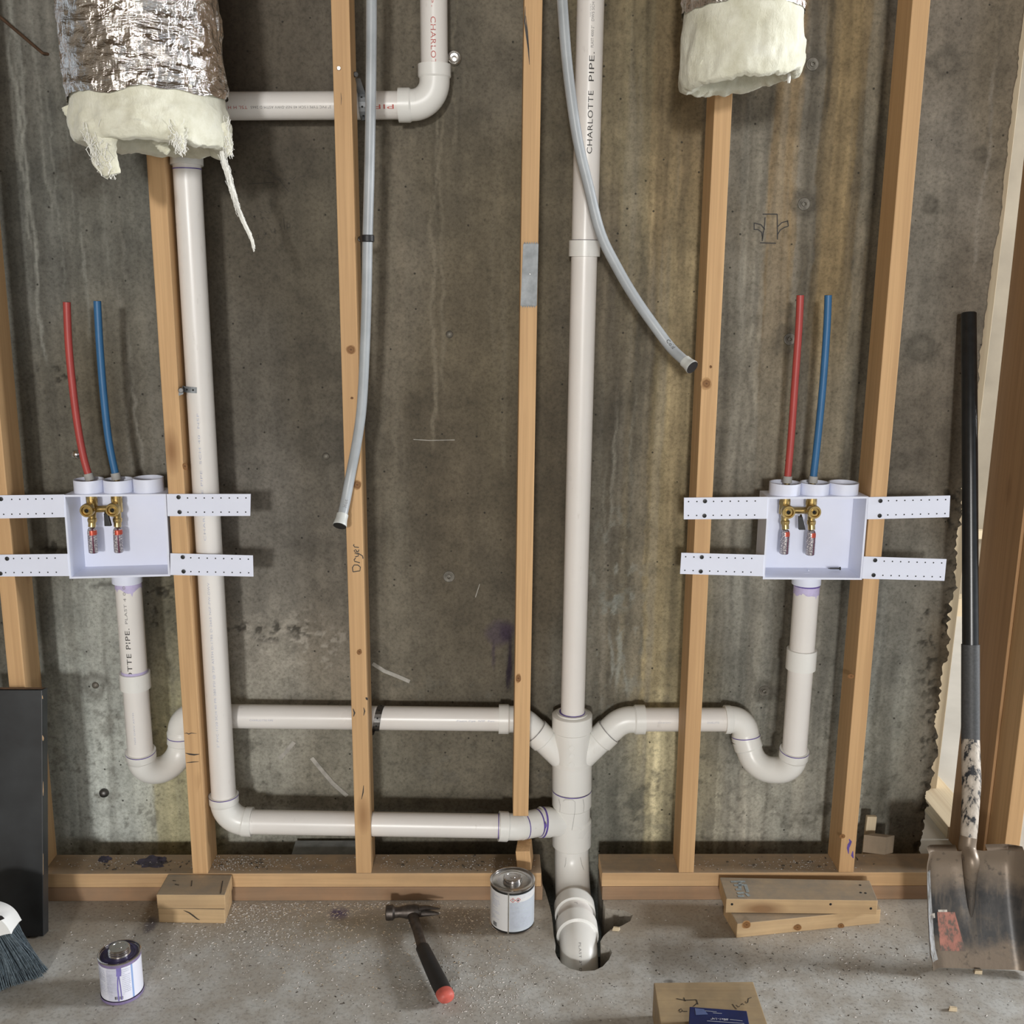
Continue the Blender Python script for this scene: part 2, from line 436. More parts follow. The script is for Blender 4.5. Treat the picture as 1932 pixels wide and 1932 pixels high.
def board(name, a, b, wx, wy, mat, parent=None, bev=.002, rollv=None):
    """timber running from a to b; local z is its length so the grain follows it"""
    a, b = V(a), V(b); L = (b-a).length; z = (b-a).normalized()
    x = V(rollv) if rollv else V((1, 0, 0)); x = (x - z*x.dot(z)).normalized(); y = z.cross(x)
    vs = [(sx*wx/2, sy*wy/2, h) for h in (0, L) for sx, sy in ((-1, -1), (1, -1), (1, 1), (-1, 1))]
    o = hexa(name, vs, mat, None, bev, (0, 0, 0))
    mm = Matrix.Identity(4)
    for i in range(3): mm[i][0] = x[i]; mm[i][1] = y[i]; mm[i][2] = z[i]; mm[i][3] = a[i]
    if parent is not None: o.parent = parent
    place(o, mm)
    return o
def ribbon(name, pts, wd, mat, parent, nrm=V((0, -1, 0)), taper=False):
    pts = [V(p) for p in pts]; vs, fs = [], []
    for i, p in enumerate(pts):
        t = (pts[min(i+1, len(pts)-1)]-pts[max(i-1, 0)]).normalized(); s = t.cross(nrm).normalized()
        k = wd/2*(1 if not taper else max(.12, math.sin(math.pi*(i+.3)/(len(pts)-.4))))
        vs += [p+s*k, p-s*k]
        if i: fs.append((2*i-2, 2*i-1, 2*i+1, 2*i))
    return mesh(name, vs, fs, mat, parent)
def multi_ribbon(name, strokes, wd, mat, parent, nrm=V((0, -1, 0))):
    vs, fs = [], []
    for st in strokes:
        pts = [V(p) for p in st]; b = len(vs)
        for i, p in enumerate(pts):
            t = (pts[min(i+1, len(pts)-1)]-pts[max(i-1, 0)]).normalized(); s = t.cross(nrm)
            s = s.normalized() if s.length > 1e-6 else V((1, 0, 0))
            vs += [p+s*wd/2, p-s*wd/2]
            if i: fs.append((b+2*i-2, b+2*i-1, b+2*i+1, b+2*i))
    return mesh(name, vs, fs, mat, parent)
_fc = {}
def text_mesh(s, spacing=1.0):
    cu = bpy.data.curves.new('t', 'FONT'); cu.body = s; cu.size = 1; cu.space_character = spacing; cu.resolution_u = 3
    o = bpy.data.objects.new('t', cu); me = bpy.data.meshes.new_from_object(o)
    vs = [v.co.copy() for v in me.vertices]; fs = [tuple(p.vertices) for p in me.polygons]
    bpy.data.objects.remove(o); bpy.data.curves.remove(cu); bpy.data.meshes.remove(me)
    return vs, fs
def cyl_text(name, s, path, d0, size, r, face, mat, parent, rev=False, spacing=1.1, squash=1.0, maxlen=None):
    """lettering bent round a pipe; runs along the path from distance d0, centred on direction 'face'; rev = reads backwards along the path"""
    vs, fs = text_mesh(s, spacing)
    if not vs: return None
    xmax = max(v.x for v in vs); k = size*squash
    if maxlen: k = maxlen/xmax
    out = []
    for v in vs:
        d = d0 + (v.x*k if not rev else -v.x*k)
        p = path.at(d); t = path.tan(d); f = (V(face)-t*t.dot(V(face))).normalized(); side = f.cross(t) if not rev else t.cross(f)
        a = (v.y-.35)*size/r
        out.append(p + (f*math.cos(a)+side*math.sin(a))*(r+.0004))
    return mesh(name, out, fs, mat, parent)
def flat_text(name, s, o, ux, uy, size, mat, parent, spacing=1.0):
    vs, fs = text_mesh(s, spacing); ux, uy = V(ux).normalized(), V(uy).normalized()
    return mesh(name, [V(o)+ux*(v.x*size)+uy*(v.y*size) for v in vs], fs, mat, parent)
def disc(name, c, r, mat, parent, nrm=V((0, -1, 0)), n=14, h=.001):
    return lathe(name, [(r, 0), (r, h*.6), (r*.8, h)], c, mat, parent, n, V(nrm))
def toc(): return (CAM)

# ================================================================ STRUCTURE
def struct(o): return tag(o, kind='structure')
# --- concrete wall: a fine grid that carries the colour of the stains, some painted shadow and the relief of the rough places
def hash2(ix, iy, seed):
    h = (ix.astype(np.int64)*374761393 + iy.astype(np.int64)*668265263 + seed*982451653) & 0xffffffff
    h = ((h ^ (h >> 13))*1274126177) & 0xffffffff
    return ((h ^ (h >> 16)) & 0xffff)/65535.0
def vn(x, y, seed):
    ix, iy = np.floor(x), np.floor(y); fx, fy = x-ix, y-iy; ux, uy = fx*fx*(3-2*fx), fy*fy*(3-2*fy)
    a, b, c_, d = hash2(ix, iy, seed), hash2(ix+1, iy, seed), hash2(ix, iy+1, seed), hash2(ix+1, iy+1, seed)
    return (a+(b-a)*ux)*(1-uy) + (c_+(d-c_)*ux)*uy
def fb(x, y, seed, o=4):
    s_, a, t_ = 0, 1., 0
    for k in range(o): s_ = s_+a*vn(x, y, seed+k*17); t_ += a; a *= .55; x, y = x*2.03+1.3, y*2.03+4.1
    return s_/t_
def sst(a, b, x):
    t_ = np.clip((x-a)/(b-a), 0, 1); return t_*t_*(3-2*t_)
edge = [(1952, -330), (1945, -160), (1938, -40), (1927, 60), (1920, 130), (1903, 259), (1891, 388), (1872, 500), (1857, 610), (1845, 720), (1832, 830), (1821, 900),
        (1814, 960), (1807, 1050), (1799, 1110), (1792, 1170), (1787, 1240), (1779, 1300), (1771, 1370), (1761, 1440), (1757, 1470), (1750, 1500), (1746, 1540), (1740, 1590), (1737, 1640), (1733, 1700), (1731, 1790)]
ez = [P(x, y, WY).z for x, y in edge][::-1]; ex = [P(x, y, WY).x for x, y in edge][::-1]
STEP = .0045
zr = np.concatenate([np.arange(-.32, 2.45, STEP), [3.1]]); NC = 585; X0 = -1.5
rowx = np.interp(zr, ez, ex)
jag = (fb(zr*28, zr*0, 5, 3)-.5)*.026 + (fb(zr*95, zr*0+2, 6, 2)-.5)*.014
rowx = rowx + jag*np.where(zr < 1.12, 1.0, .28)
uu = np.linspace(0, 1, NC)
X = X0 + (rowx[:, None]-X0)*uu[None, :]; Z = np.repeat(zr[:, None], NC, 1)
# where each point stands in the photograph, only to place the stains and painted shadow that the wall shows
dxm, dym, dzm = X-CAM.x, WY-CAM.y, Z-CAM.z
dep = dxm*_f.x+dym*_f.y+dzm*_f.z
PX = 966+F*(dxm*RT.x+dym*RT.y+dzm*RT.z)/dep; PY = 966-F*(dxm*UP.x+dym*UP.y+dzm*UP.z)/dep
def lin(c_): return np.array([((v/255+.055)/1.055)**2.4 if v > 10 else v/255/12.92 for v in c_])
pts_ = [ # px, py, colour of the concrete (some with cast shadow painted in), sx, sy
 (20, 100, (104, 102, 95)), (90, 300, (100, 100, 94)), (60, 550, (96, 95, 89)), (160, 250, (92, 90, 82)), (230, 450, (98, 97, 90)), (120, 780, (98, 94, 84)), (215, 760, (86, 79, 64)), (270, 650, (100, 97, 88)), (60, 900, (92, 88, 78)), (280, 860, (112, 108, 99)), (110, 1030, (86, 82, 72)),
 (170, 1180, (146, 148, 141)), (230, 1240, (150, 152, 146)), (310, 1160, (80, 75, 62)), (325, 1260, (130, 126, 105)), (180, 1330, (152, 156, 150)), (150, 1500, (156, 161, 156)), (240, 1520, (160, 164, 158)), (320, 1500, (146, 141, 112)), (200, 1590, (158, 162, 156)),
 (450, 60, (60, 52, 42)), (540, 120, (84, 77, 66)), (600, 60, (92, 85, 74)), (480, 400, (84, 78, 67)), (600, 450, (86, 80, 68)), (470, 700, (90, 85, 76)), (600, 720, (86, 80, 69)), (500, 900, (102, 98, 91)), (610, 900, (92, 87, 78)), (520, 1060, (112, 108, 100)), (620, 1080, (104, 98, 88)), (500, 1230, (132, 127, 117)), (610, 1230, (118, 111, 99)), (520, 1310, (136, 132, 122)), (500, 1450, (138, 136, 126)), (620, 1460, (122, 118, 106)), (520, 1580, (148, 147, 137)),  # first point paints the shadow of the large duct into the concrete
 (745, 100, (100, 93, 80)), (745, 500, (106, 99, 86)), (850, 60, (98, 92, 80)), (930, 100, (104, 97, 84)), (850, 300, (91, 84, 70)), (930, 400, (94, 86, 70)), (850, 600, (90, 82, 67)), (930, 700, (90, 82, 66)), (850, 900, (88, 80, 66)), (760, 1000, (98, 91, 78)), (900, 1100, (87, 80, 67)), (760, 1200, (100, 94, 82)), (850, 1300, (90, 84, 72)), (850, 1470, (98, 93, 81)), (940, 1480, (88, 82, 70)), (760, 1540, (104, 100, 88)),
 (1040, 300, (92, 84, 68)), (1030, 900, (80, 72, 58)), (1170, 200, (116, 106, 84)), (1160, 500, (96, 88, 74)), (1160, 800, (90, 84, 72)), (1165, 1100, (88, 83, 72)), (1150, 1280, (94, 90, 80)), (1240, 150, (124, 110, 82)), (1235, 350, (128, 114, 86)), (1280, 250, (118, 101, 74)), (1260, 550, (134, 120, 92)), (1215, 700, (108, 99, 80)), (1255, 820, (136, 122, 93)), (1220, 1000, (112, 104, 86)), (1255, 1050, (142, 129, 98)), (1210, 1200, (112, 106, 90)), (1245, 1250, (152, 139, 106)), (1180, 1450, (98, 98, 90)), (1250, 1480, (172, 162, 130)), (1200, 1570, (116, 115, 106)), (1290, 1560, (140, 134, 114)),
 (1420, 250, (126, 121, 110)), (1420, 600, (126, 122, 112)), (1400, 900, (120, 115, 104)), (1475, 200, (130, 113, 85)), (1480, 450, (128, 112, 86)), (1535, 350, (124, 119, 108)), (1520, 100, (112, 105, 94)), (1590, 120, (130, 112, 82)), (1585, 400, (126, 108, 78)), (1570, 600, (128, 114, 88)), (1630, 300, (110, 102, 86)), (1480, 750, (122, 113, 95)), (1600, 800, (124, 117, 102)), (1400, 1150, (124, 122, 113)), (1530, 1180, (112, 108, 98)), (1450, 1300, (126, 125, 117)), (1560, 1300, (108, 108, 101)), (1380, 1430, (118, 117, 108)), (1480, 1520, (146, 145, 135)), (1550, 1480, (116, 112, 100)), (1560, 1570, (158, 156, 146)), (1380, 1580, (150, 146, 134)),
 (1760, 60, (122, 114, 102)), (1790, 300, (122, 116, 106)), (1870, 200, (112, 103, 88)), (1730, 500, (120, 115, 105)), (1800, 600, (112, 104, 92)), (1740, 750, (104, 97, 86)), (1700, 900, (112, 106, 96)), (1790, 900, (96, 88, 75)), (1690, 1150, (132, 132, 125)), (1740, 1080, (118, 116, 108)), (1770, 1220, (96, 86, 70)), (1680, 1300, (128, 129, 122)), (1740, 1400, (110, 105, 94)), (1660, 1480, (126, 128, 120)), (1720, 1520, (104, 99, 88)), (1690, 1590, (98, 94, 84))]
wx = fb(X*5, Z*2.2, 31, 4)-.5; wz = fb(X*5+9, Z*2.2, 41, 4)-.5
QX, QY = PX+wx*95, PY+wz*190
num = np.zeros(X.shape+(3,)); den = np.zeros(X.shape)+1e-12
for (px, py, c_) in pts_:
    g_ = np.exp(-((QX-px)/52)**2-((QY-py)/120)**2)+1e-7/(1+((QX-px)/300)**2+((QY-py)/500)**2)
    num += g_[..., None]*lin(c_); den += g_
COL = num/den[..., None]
def over(mask, c_): 
    global COL
    m_ = np.clip(mask, 0, 1)[..., None]; COL = COL*(1-m_)+lin(c_)*m_
def mul(f_):
    global COL
    COL = COL*f_[..., None]
def band_(p0, p1, y0, y1, c_, k, sd):
    ym = (y0+y1)/2; xa, xb = P(p0, ym, WY).x, P(p1, ym, WY).x
    o0 = ((fb(zr*5+sd, zr*0, 301+sd, 4)-.5)*.022+(fb(zr*45, zr*0, 302+sd, 2)-.5)*.005)[:, None]; o1 = ((fb(zr*5+sd, zr*0+3, 311+sd, 4)-.5)*.022+(fb(zr*45, zr*0, 312+sd, 2)-.5)*.005)[:, None]
    over(sst(-.003, .003, X-xa-o0)*(1-sst(-.003, .003, X-xb-o1))*sst(y0-140, y0+60, PY)*(1-sst(y1-80, y1+140, PY))*k, c_)
for i, a_ in enumerate([(1447, 1500, -40, 640, (130, 112, 84), .75), (1500, 1543, 60, 900, (130, 126, 116), .7), (1545, 1612, -40, 620, (130, 112, 80), .75), (1392, 1444, 80, 950, (128, 124, 113), .7), (1612, 1636, 0, 900, (116, 111, 99), .6), (1470, 1500, 640, 930, (124, 112, 90), .5), (1560, 1600, 620, 930, (128, 118, 98), .5),
        (1172, 1228, 0, 560, (120, 111, 88), .6), (1232, 1268, 60, 640, (130, 114, 86), .6), (1186, 1220, 560, 1330, (98, 93, 82), .6), (1222, 1256, 560, 1330, (140, 127, 97), .65), (1256, 1290, 640, 1000, (146, 131, 100), .6), (1138, 1172, 500, 1330, (84, 78, 67), .5), (1218, 1272, 1390, 1600, (176, 166, 134), .7), (1378, 1410, 1050, 1450, (112, 112, 105), .5), (1530, 1575, 1050, 1600, (112, 110, 102), .45),
        (728, 760, -40, 900, (108, 100, 86), .5), (735, 775, 950, 1330, (108, 102, 89), .5), (288, 330, 1330, 1600, (150, 144, 114), .6), (150, 290, 1330, 1600, (162, 166, 161), .5), (160, 240, 1120, 1330, (152, 154, 148), .5)]): band_(*a_, sd=i*5+2)
# fine upright streaks, stronger in the two bays right of the stack
wob = (fb(X*6, Z*5, 51, 4)-.5)*.030
right = sst(1030, 1180, PX)*(1-sst(1650, 1720, PX)); left = 1-sst(280, 360, PX)
s1 = fb((X+wob*.5)*46, Z*1.1, 61, 4); s2 = fb((X+wob)*110, Z*2.0, 71, 3); s3 = fb((X+wob*.6)*17, Z*.6, 81, 4)
wgt = .25+.75*right+.3*left
mul(1+wgt*((s1-.5)*1.1+(s2-.5)*.7))
over(right*sst(.57, .66, s3)*.40, (72, 66, 54)); over(right*sst(.60, .70, 1-s3)*.35, (134, 129, 117))
over(left*sst(.56, .68, fb((X+wob)*24, Z*.9, 91, 4))*.35, (74, 71, 63))
# blotches and mottle, with a paler tone towards the bottom
b1 = fb(X*9, Z*9, 101, 5); b2 = fb(X*30, Z*30, 111, 4); b3 = fb(X*3.2, Z*2.0, 121, 4)
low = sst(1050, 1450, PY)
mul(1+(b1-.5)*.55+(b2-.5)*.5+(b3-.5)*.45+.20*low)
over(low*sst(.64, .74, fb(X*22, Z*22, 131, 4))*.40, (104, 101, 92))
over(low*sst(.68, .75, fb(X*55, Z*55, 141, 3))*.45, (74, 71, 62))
# pale lime runs and dark drips: column, top, bottom, half width, colour, strength
def run(px, y0, y1, w_, c_, k, wa=.9, sd=0):
    xc = np.interp(Z[:, 0], sorted([P(px, y, WY).z for y in (y0, y1)]), [0, 0])
    xm = P(px, (y0+y1)/2, WY).x
    off = ((fb(zr*9+sd, zr*0+sd, 151+sd, 3)-.5)*.030*wa+(fb(zr*40+sd, zr*0, 161+sd, 2)-.5)*.006)[:, None]
    ww = w_*(.55+.9*fb(zr*22+sd*3, zr*0, 171+sd, 2))[:, None]
    m_ = np.exp(-((X-xm-off)/ww)**4)*sst(y0-60, y0+30, PY)*(1-sst(y1-40, y1+15, PY))
    over(m_*k*(.55+.7*fb(X*40, Z*14, 181+sd, 3)), c_)
for i, a_ in enumerate([(22, -50, 300, .004, (136, 136, 128), .6), (38, -50, 480, .0035, (138, 138, 130), .6), (58, 60, 690, .0045, (144, 144, 136), .7), (76, -50, 420, .003, (132, 132, 124), .55), (104, 150, 560, .003, (130, 130, 122), .5), (130, 200, 420, .003, (126, 126, 118), .5), (162, 430, 640, .004, (136, 136, 128), .6), (200, 300, 520, .003, (124, 124, 116), .5), (232, 330, 560, .005, (118, 116, 108), .5),
        (240, 560, 900, .006, (122, 119, 110), .6), (262, 740, 900, .004, (136, 133, 124), .6), (283, 500, 900, .008, (112, 109, 100), .5), (733, -50, 480, .006, (116, 109, 95), .7), (742, 480, 1000, .007, (112, 105, 91), .6), (816, 420, 850, .0055, (122, 114, 98), .75), (836, 200, 745, .0045, (116, 108, 92), .65), (748, 950, 1300, .012, (114, 108, 95), .5), (955, 500, 900, .007, (106, 98, 82), .6), (930, 300, 700, .006, (104, 96, 80), .5), (858, -50, 300, .004, (110, 103, 88), .6), (826, 180, 420, .0025, (120, 113, 98), .6),
        (1150, 1215, 1290, .004, (140, 141, 133), .9), (1168, 1225, 1305, .005, (146, 147, 138), .9), (1180, 1260, 1320, .003, (140, 141, 133), .8), (1155, 800, 1000, .003, (128, 124, 112), .7), (1190, 750, 1000, .0035, (124, 120, 108), .6), (1140, 900, 1100, .003, (122, 118, 106), .6), (1175, 300, 560, .006, (120, 112, 92), .5),
        (1430, -50, 1000, .007, (78, 74, 66), .45), (1646, -50, 760, .010, (74, 68, 57), .6), (1568, -50, 215, .006, (64, 57, 45), .7), (1535, -50, 180, .008, (80, 74, 64), .5), (1198, 420, 1250, .007, (70, 66, 56), .5), (1330, 600, 1300, .007, (78, 71, 58), .45), (1290, 250, 520, .009, (76, 67, 52), .5), (1262, 150, 420, .006, (84, 74, 56), .4), (1622, 400, 1000, .006, (92, 84, 70), .5), (1500, 500, 900, .004, (98, 88, 70), .4), (1215, 900, 1350, .004, (82, 77, 66), .4),
        (1858, 150, 520, .004, (138, 132, 122), .6), (1880, -50, 330, .006, (82, 76, 66), .5), (1700, 100, 500, .006, (108, 103, 94), .4)]): run(*a_, sd=i*7+1)
# splashes of laitance beside the stack
over(np.exp(-((PX-1165)/45)**2-((PY-1170)/190)**2)*sst(.62, .70, fb(X*70, Z*26, 191, 3))*.9, (136, 137, 128))
over(np.exp(-((PX-1158)/30)**2-((PY-1130)/22)**2)*sst(.5, .62, fb(X*60, Z*60, 195, 3))*.8, (120, 123, 116))
over(np.exp(-((PX-1190)/50)**2-((PY-1520)/70)**2)*sst(.5, .62, fb(X*26, Z*26, 201, 4))*.7, (84, 84, 76))
over(np.exp(-((PX-540)/110)**2-((PY-1215)/60)**2)*sst(.60, .67, fb(X*42, Z*60, 205, 3))*.8, (164, 158, 147))
over(np.exp(-((PX-1540)/110)**2-((PY-1520)/55)**2)*sst(.55, .64, fb(X*20, Z*20, 211, 4))*.7, (100, 97, 86))
for (px, py, r_) in [(1785, 120, 30), (1740, 655, 26), (1757, 385, 14), (1850, 290, 12), (1442, 1304, 22), (1700, 870, 14), (180, 1293, 24), (1533, 121, 22), (1517, 385, 24), (1490, 640, 26), (160, 320, 40), (610, 835, 45)]:
    d_ = np.sqrt((PX-px)**2+(PY-py)**2)/r_*(1+(fb(X*45, Z*45, 221, 3)-.5)*.9); over(np.exp(-((d_-.8)/.35)**2)*.5+np.exp(-(d_/.8)**2)*.25, (70, 66, 58))
# purple primer splash beside the sawn stud
pw = (fb(X*32, Z*22, 231, 4)-.5)*1.5
for (px, py, sx_, sy_, c_, k) in [(940, 1195, 26, 26, (72, 62, 70), .75), (958, 1190, 15, 26, (54, 42, 58), .85), (962, 1245, 5, 55, (34, 22, 36), .95), (931, 1235, 3.5, 30, (64, 54, 62), .8), (957, 1280, 3, 26, (34, 24, 36), .9)]:
    over(np.clip(1.15-((PX-px)/sx_)**2-((PY-py)/sy_)**2+pw, 0, 1)*k, c_)
# rough and honeycombed places: pits go dark and deep
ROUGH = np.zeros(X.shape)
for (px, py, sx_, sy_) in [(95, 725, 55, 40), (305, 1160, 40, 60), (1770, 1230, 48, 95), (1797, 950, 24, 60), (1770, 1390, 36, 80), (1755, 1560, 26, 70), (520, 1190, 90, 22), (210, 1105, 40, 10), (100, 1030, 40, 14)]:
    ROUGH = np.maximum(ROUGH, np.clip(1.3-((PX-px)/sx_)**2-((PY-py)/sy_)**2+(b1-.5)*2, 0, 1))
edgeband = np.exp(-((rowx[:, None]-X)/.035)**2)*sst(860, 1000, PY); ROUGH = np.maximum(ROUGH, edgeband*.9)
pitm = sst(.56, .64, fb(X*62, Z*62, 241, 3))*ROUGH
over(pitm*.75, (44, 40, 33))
rel = (fb(X*34, Z*34, 251, 4)-.5)
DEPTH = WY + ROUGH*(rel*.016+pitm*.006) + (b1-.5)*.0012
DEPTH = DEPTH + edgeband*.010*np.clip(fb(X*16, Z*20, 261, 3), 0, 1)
COL = np.clip(COL*1.12, .004, .9)
nr = len(zr); nv_ = nr*NC
co = np.stack([X, DEPTH, Z], -1).reshape(-1, 3)
back0 = nv_
rim_i = [(r, NC-1) for r in range(nr)]
co = np.concatenate([co, np.stack([rowx, np.full(nr, WY+.2), zr], -1), np.stack([np.full(nr, X0), np.full(nr, WY+.2), zr], -1)])
ii = (np.arange(nr-1)[:, None]*NC+np.arange(NC-1)[None, :]).ravel()
quads = np.stack([ii, ii+1, ii+NC+1, ii+NC], -1)
rr_ = np.arange(nr-1); e0r = rr_*NC+NC-1
rim = np.stack([e0r, nv_+rr_, nv_+rr_+1, e0r+NC], -1)
bk = np.stack([nv_+nr+rr_, nv_+nr+rr_+1, nv_+rr_+1, nv_+rr_], -1)
quads = np.concatenate([quads, rim, bk]).astype(np.int32)
me = bpy.data.meshes.new('wall_back'); me.vertices.add(len(co)); me.vertices.foreach_set('co', co.astype(np.float32).ravel())
me.loops.add(quads.size); me.loops.foreach_set('vertex_index', quads.ravel()); me.polygons.add(len(quads)); me.polygons.foreach_set('loop_start', np.arange(0, quads.size, 4, dtype=np.int32))
try: me.polygons.foreach_set('loop_total', np.full(len(quads), 4, dtype=np.int32))
except Exception: pass
me.update(calc_edges=True)
at = me.color_attributes.new('concrete', 'FLOAT_COLOR', 'POINT')
full = np.concatenate([COL.reshape(-1, 3), np.repeat(COL[:, -1, :]*.9, 1, 0), COL[:, 0, :]])
at.data.foreach_set('color', np.concatenate([full, np.ones((len(full), 1))], 1).astype(np.float32).ravel())
me.polygons.foreach_set('use_smooth', np.ones(len(quads), dtype=bool))
me.materials.append(M['wall'])
wall = bpy.data.objects.new('wall_back', me); link(wall); place(wall, Matrix.Identity(4)); struct(wall)
tag(wall, 'grey brown formed concrete wall with drip stains and a broken right edge')
# --- slab with the core hole and the chiselled channel
hole = [(690, 960), (705, 1010), (725, 1080), (738, 1140), (745, 1200), (752, 1280), (765, 1350), (757, 1390), (775, 1440), (810, 1490), (870, 1528), (950, 1548), (1050, 1542), (1110, 1512), (1155, 1462),
        (1178, 1410), (1160, 1372), (1098, 1352), (1092, 1330), (1115, 1290), (1165, 1245), (1250, 1215), (1310, 1182), (1330, 1135), (1265, 1104), (1190, 1100), (1130, 1088), (1112, 1040), (1120, 960)]
hp = [PZ(850+x/3.864, 1432+y/3.864, 0) for x, y in hole]
yb = .10
xl, xr = P(1022, 1690, 0.0).x, P(1136, 1690, 0.0).x
hp = [V((xl, yb, 0))] + hp + [V((xr, yb, 0))]
bm = bmesh.new()
FX0, FX1, FY0 = -3.2, 4.6, -10.0
oth = [V((FX1, yb, 0)), V((FX1, FY0, 0)), V((FX0, FY0, 0)), V((FX0, yb, 0))]
lp = [bm.verts.new(p) for p in hp+oth]
ed = [bm.edges.new((lp[i], lp[(i+1) % len(lp)])) for i in range(len(lp))]
bmesh.ops.triangle_fill(bm, use_beauty=True, edges=ed)
r_ = bmesh.ops.extrude_edge_only(bm, edges=ed)
low = [e for e in r_['geom'] if isinstance(e, bmesh.types.BMVert)]
for v_ in low: v_.co.z = -.13 + random.uniform(-.01, .01); v_.co += V((random.uniform(-.004, .004), random.uniform(-.004, .004), 0))
bmesh.ops.recalc_face_normals(bm, faces=bm.faces)
me = bpy.data.meshes.new('floor'); bm.to_mesh(me); bm.free()
if me.polygons[0].normal.z < 0:
    me.flip_normals()
me.materials.append(M['slab'])
fl = bpy.data.objects.new('floor', me); link(fl); place(fl, Matrix.Identity(4)); struct(fl)
tag(fl, 'dusty grey concrete slab with a round core hole')
g = boxx('floor', -3.2, 1.12, -.6, WY+.02, -.34, -.31, 'dirt', None, 0); struct(g)
# --- ceiling, room walls behind the camera, the neighbouring room
struct(boxx('ceiling', -3.2, 4.6, -10, 3.2, 3.1, 3.14, 'ceil', None, 0))
struct(boxx('wall_left', -3.25, -3.2, -10, WY, 0, 3.1, 'drywall', None, 0))
wr = bpy.data.objects.new('wall_front', None); link(wr); place(wr, Matrix.Translation((0, -9.95, 0))); struct(wr)
for (x0, x1, z0, z1) in [(-3.2, -1.1, 0, 3.1), (-1.1, -.4, 0, 2.25), (-1.1, -.4, 2.95, 3.1), (-.4, 2.2, 2.4, 3.1), (-.4, 2.2, 0, .8), (2.2, 4.6, 0, 3.1)]:
    boxx('panel', x0, x1, -10, -9.9, z0, z1, 'drywall', wr, 0)
ff = boxx('floor', 1.02, 4.6, .10, 3.2, -.06, 0, 'farfloor', None, 0); struct(ff)
struct(boxx('wall_far', .2, 4.6, 2.35, 2.45, 0, 3.1, 'farwall', None, 0))
bb = boxx('baseboard_far', .2, 4.6, 2.27, 2.35, 0, .085, 'pale', None, 0); struct(bb)
struct(boxx('trim_1', .2, 4.6, 2.32, 2.35, .36, .40, 'pale', None, 0))

# ================================================================ FRAMING
def framing(o, label, cat='stud', group=None): return tag(o, label, cat, group)
TOPZ = 3.05
def stud(ptop, pbot, label, z0=.076, Y=0.0, mat='stud', z1=TOPZ, cat='stud', group='wall studs on the bottom plate'):
    a = P(*ptop, Y); b = P(*pbot, Y)
    d = (a-b)/(a.z-b.z); p0 = b+d*(z0-b.z); p1 = b+d*(z1-b.z)
    p0.y = Y+.0445; p1.y = Y+.0445
    return framing(board('stud', p0, p1, .038, .089, mat), label, cat, group)
sA = stud((4, 1000), (33, 1305), 'pine stud at the far left edge, rising behind the black board')
sB = stud((292.5, 290), (377.5, 1640), 'pine stud beside the tall white pipe, under the large foil duct')
sC = stud((641.4, 0), (686, 1640), 'pine stud with handwriting on it, behind the hanging hose on the left')
# the fourth stud is cut out round the drain
a, b = P(1006.5, 0, 0), P(983.6, 1460, 0); dd = (a-b)/(a.z-b.z)
zc = P(982, 1540, 0).z
p0 = b+dd*(zc-b.z); p1 = b+dd*(TOPZ-b.z); p0.y = p1.y = .0445
sD = framing(board('stud', p0, p1, .038, .089, 'stud'), 'pine stud with a steel nail plate, sawn off above the drain pipe', 'stud', 'wall studs on the bottom plate')
q0, q1 = P(992, 1648, .006), P(989, 1584, .006); q0.z = .077
q0.y += .035; q1.y += .035; q1.z = P(975, 1560.2, .055).z-.0425
framing(board('stud_stub', q0, q1, .036, .06, 'stud', rollv=(1, -.12, 0)), 'short sawn stud stub left on the plate under the drain pipe', 'wood stub')
sE = stud((1366.9, 150), (1294.9, 1644), 'pine stud right of the grey cold hose, under the small foil duct')
sF = stud((1739, 0), (1596.6, 1644), 'pine stud right of the right hand washer box, purple stained at its foot')
gx = 1.262
framing(board('stud', (gx, .0445, .076), (gx+.004, .0445, TOPZ), .038, .089, 'stud'), 'pine stud at the far right edge behind the shovel', 'stud', 'wall studs on the bottom plate')
framing(board('stud', (gx-.004, .1885, .0), (gx-.002, .1885, TOPZ), .042, .195, 'studside'), 'wide brown stud doubled up behind the rightmost stud', 'stud')
# perpendicular partition seen through the gap on the right
ph = P(1765, 1478, .52)
hx = P(1775, 1400, .52).x
framing(board('stud', (P(1767, 1478, .52).x-.03, .56, .038), (P(1908, 388, .52).x-.03, .56, TOPZ), .06, .089, 'pale'), 'pale pine stud standing just past the broken wall edge', 'stud')
framing(board('bottom_plate', (P(1763, 1478, .52).x-.005, .29, .019), (P(1763, 1478, .52).x+.0, 1.9, .019), .10, .038, 'pale'), 'pale plate running back through the gap by the broken wall edge', 'plate')
# bottom plates, doubled, with the gap for the drain
xl2 = P(1021, 1660, 0).x; xr2 = P(1137, 1660, 0).x
def plate(x0, x1, z0, z1, mat, label):
    return framing(board('bottom_plate', (x0, .0445, (z0+z1)/2), (x1, .0445, (z0+z1)/2), z1-z0, .089, mat, rollv=(0, 0, 1)), label, 'plate')
plate(-1.5, xl2+.004, 0, .0375, 'sill', 'reddish treated sill under the left plate, on the slab')
plate(-1.5, xl2, .038, .076, 'plate', 'dusty pine plate carrying the studs left of the drain')
plate(xr2, 1.9, 0, .0375, 'sill', 'reddish treated sill under the right plate, on the slab')
plate(xr2-.002, 1.9, .038, .076, 'plate', 'dusty pine plate carrying the studs right of the drain')

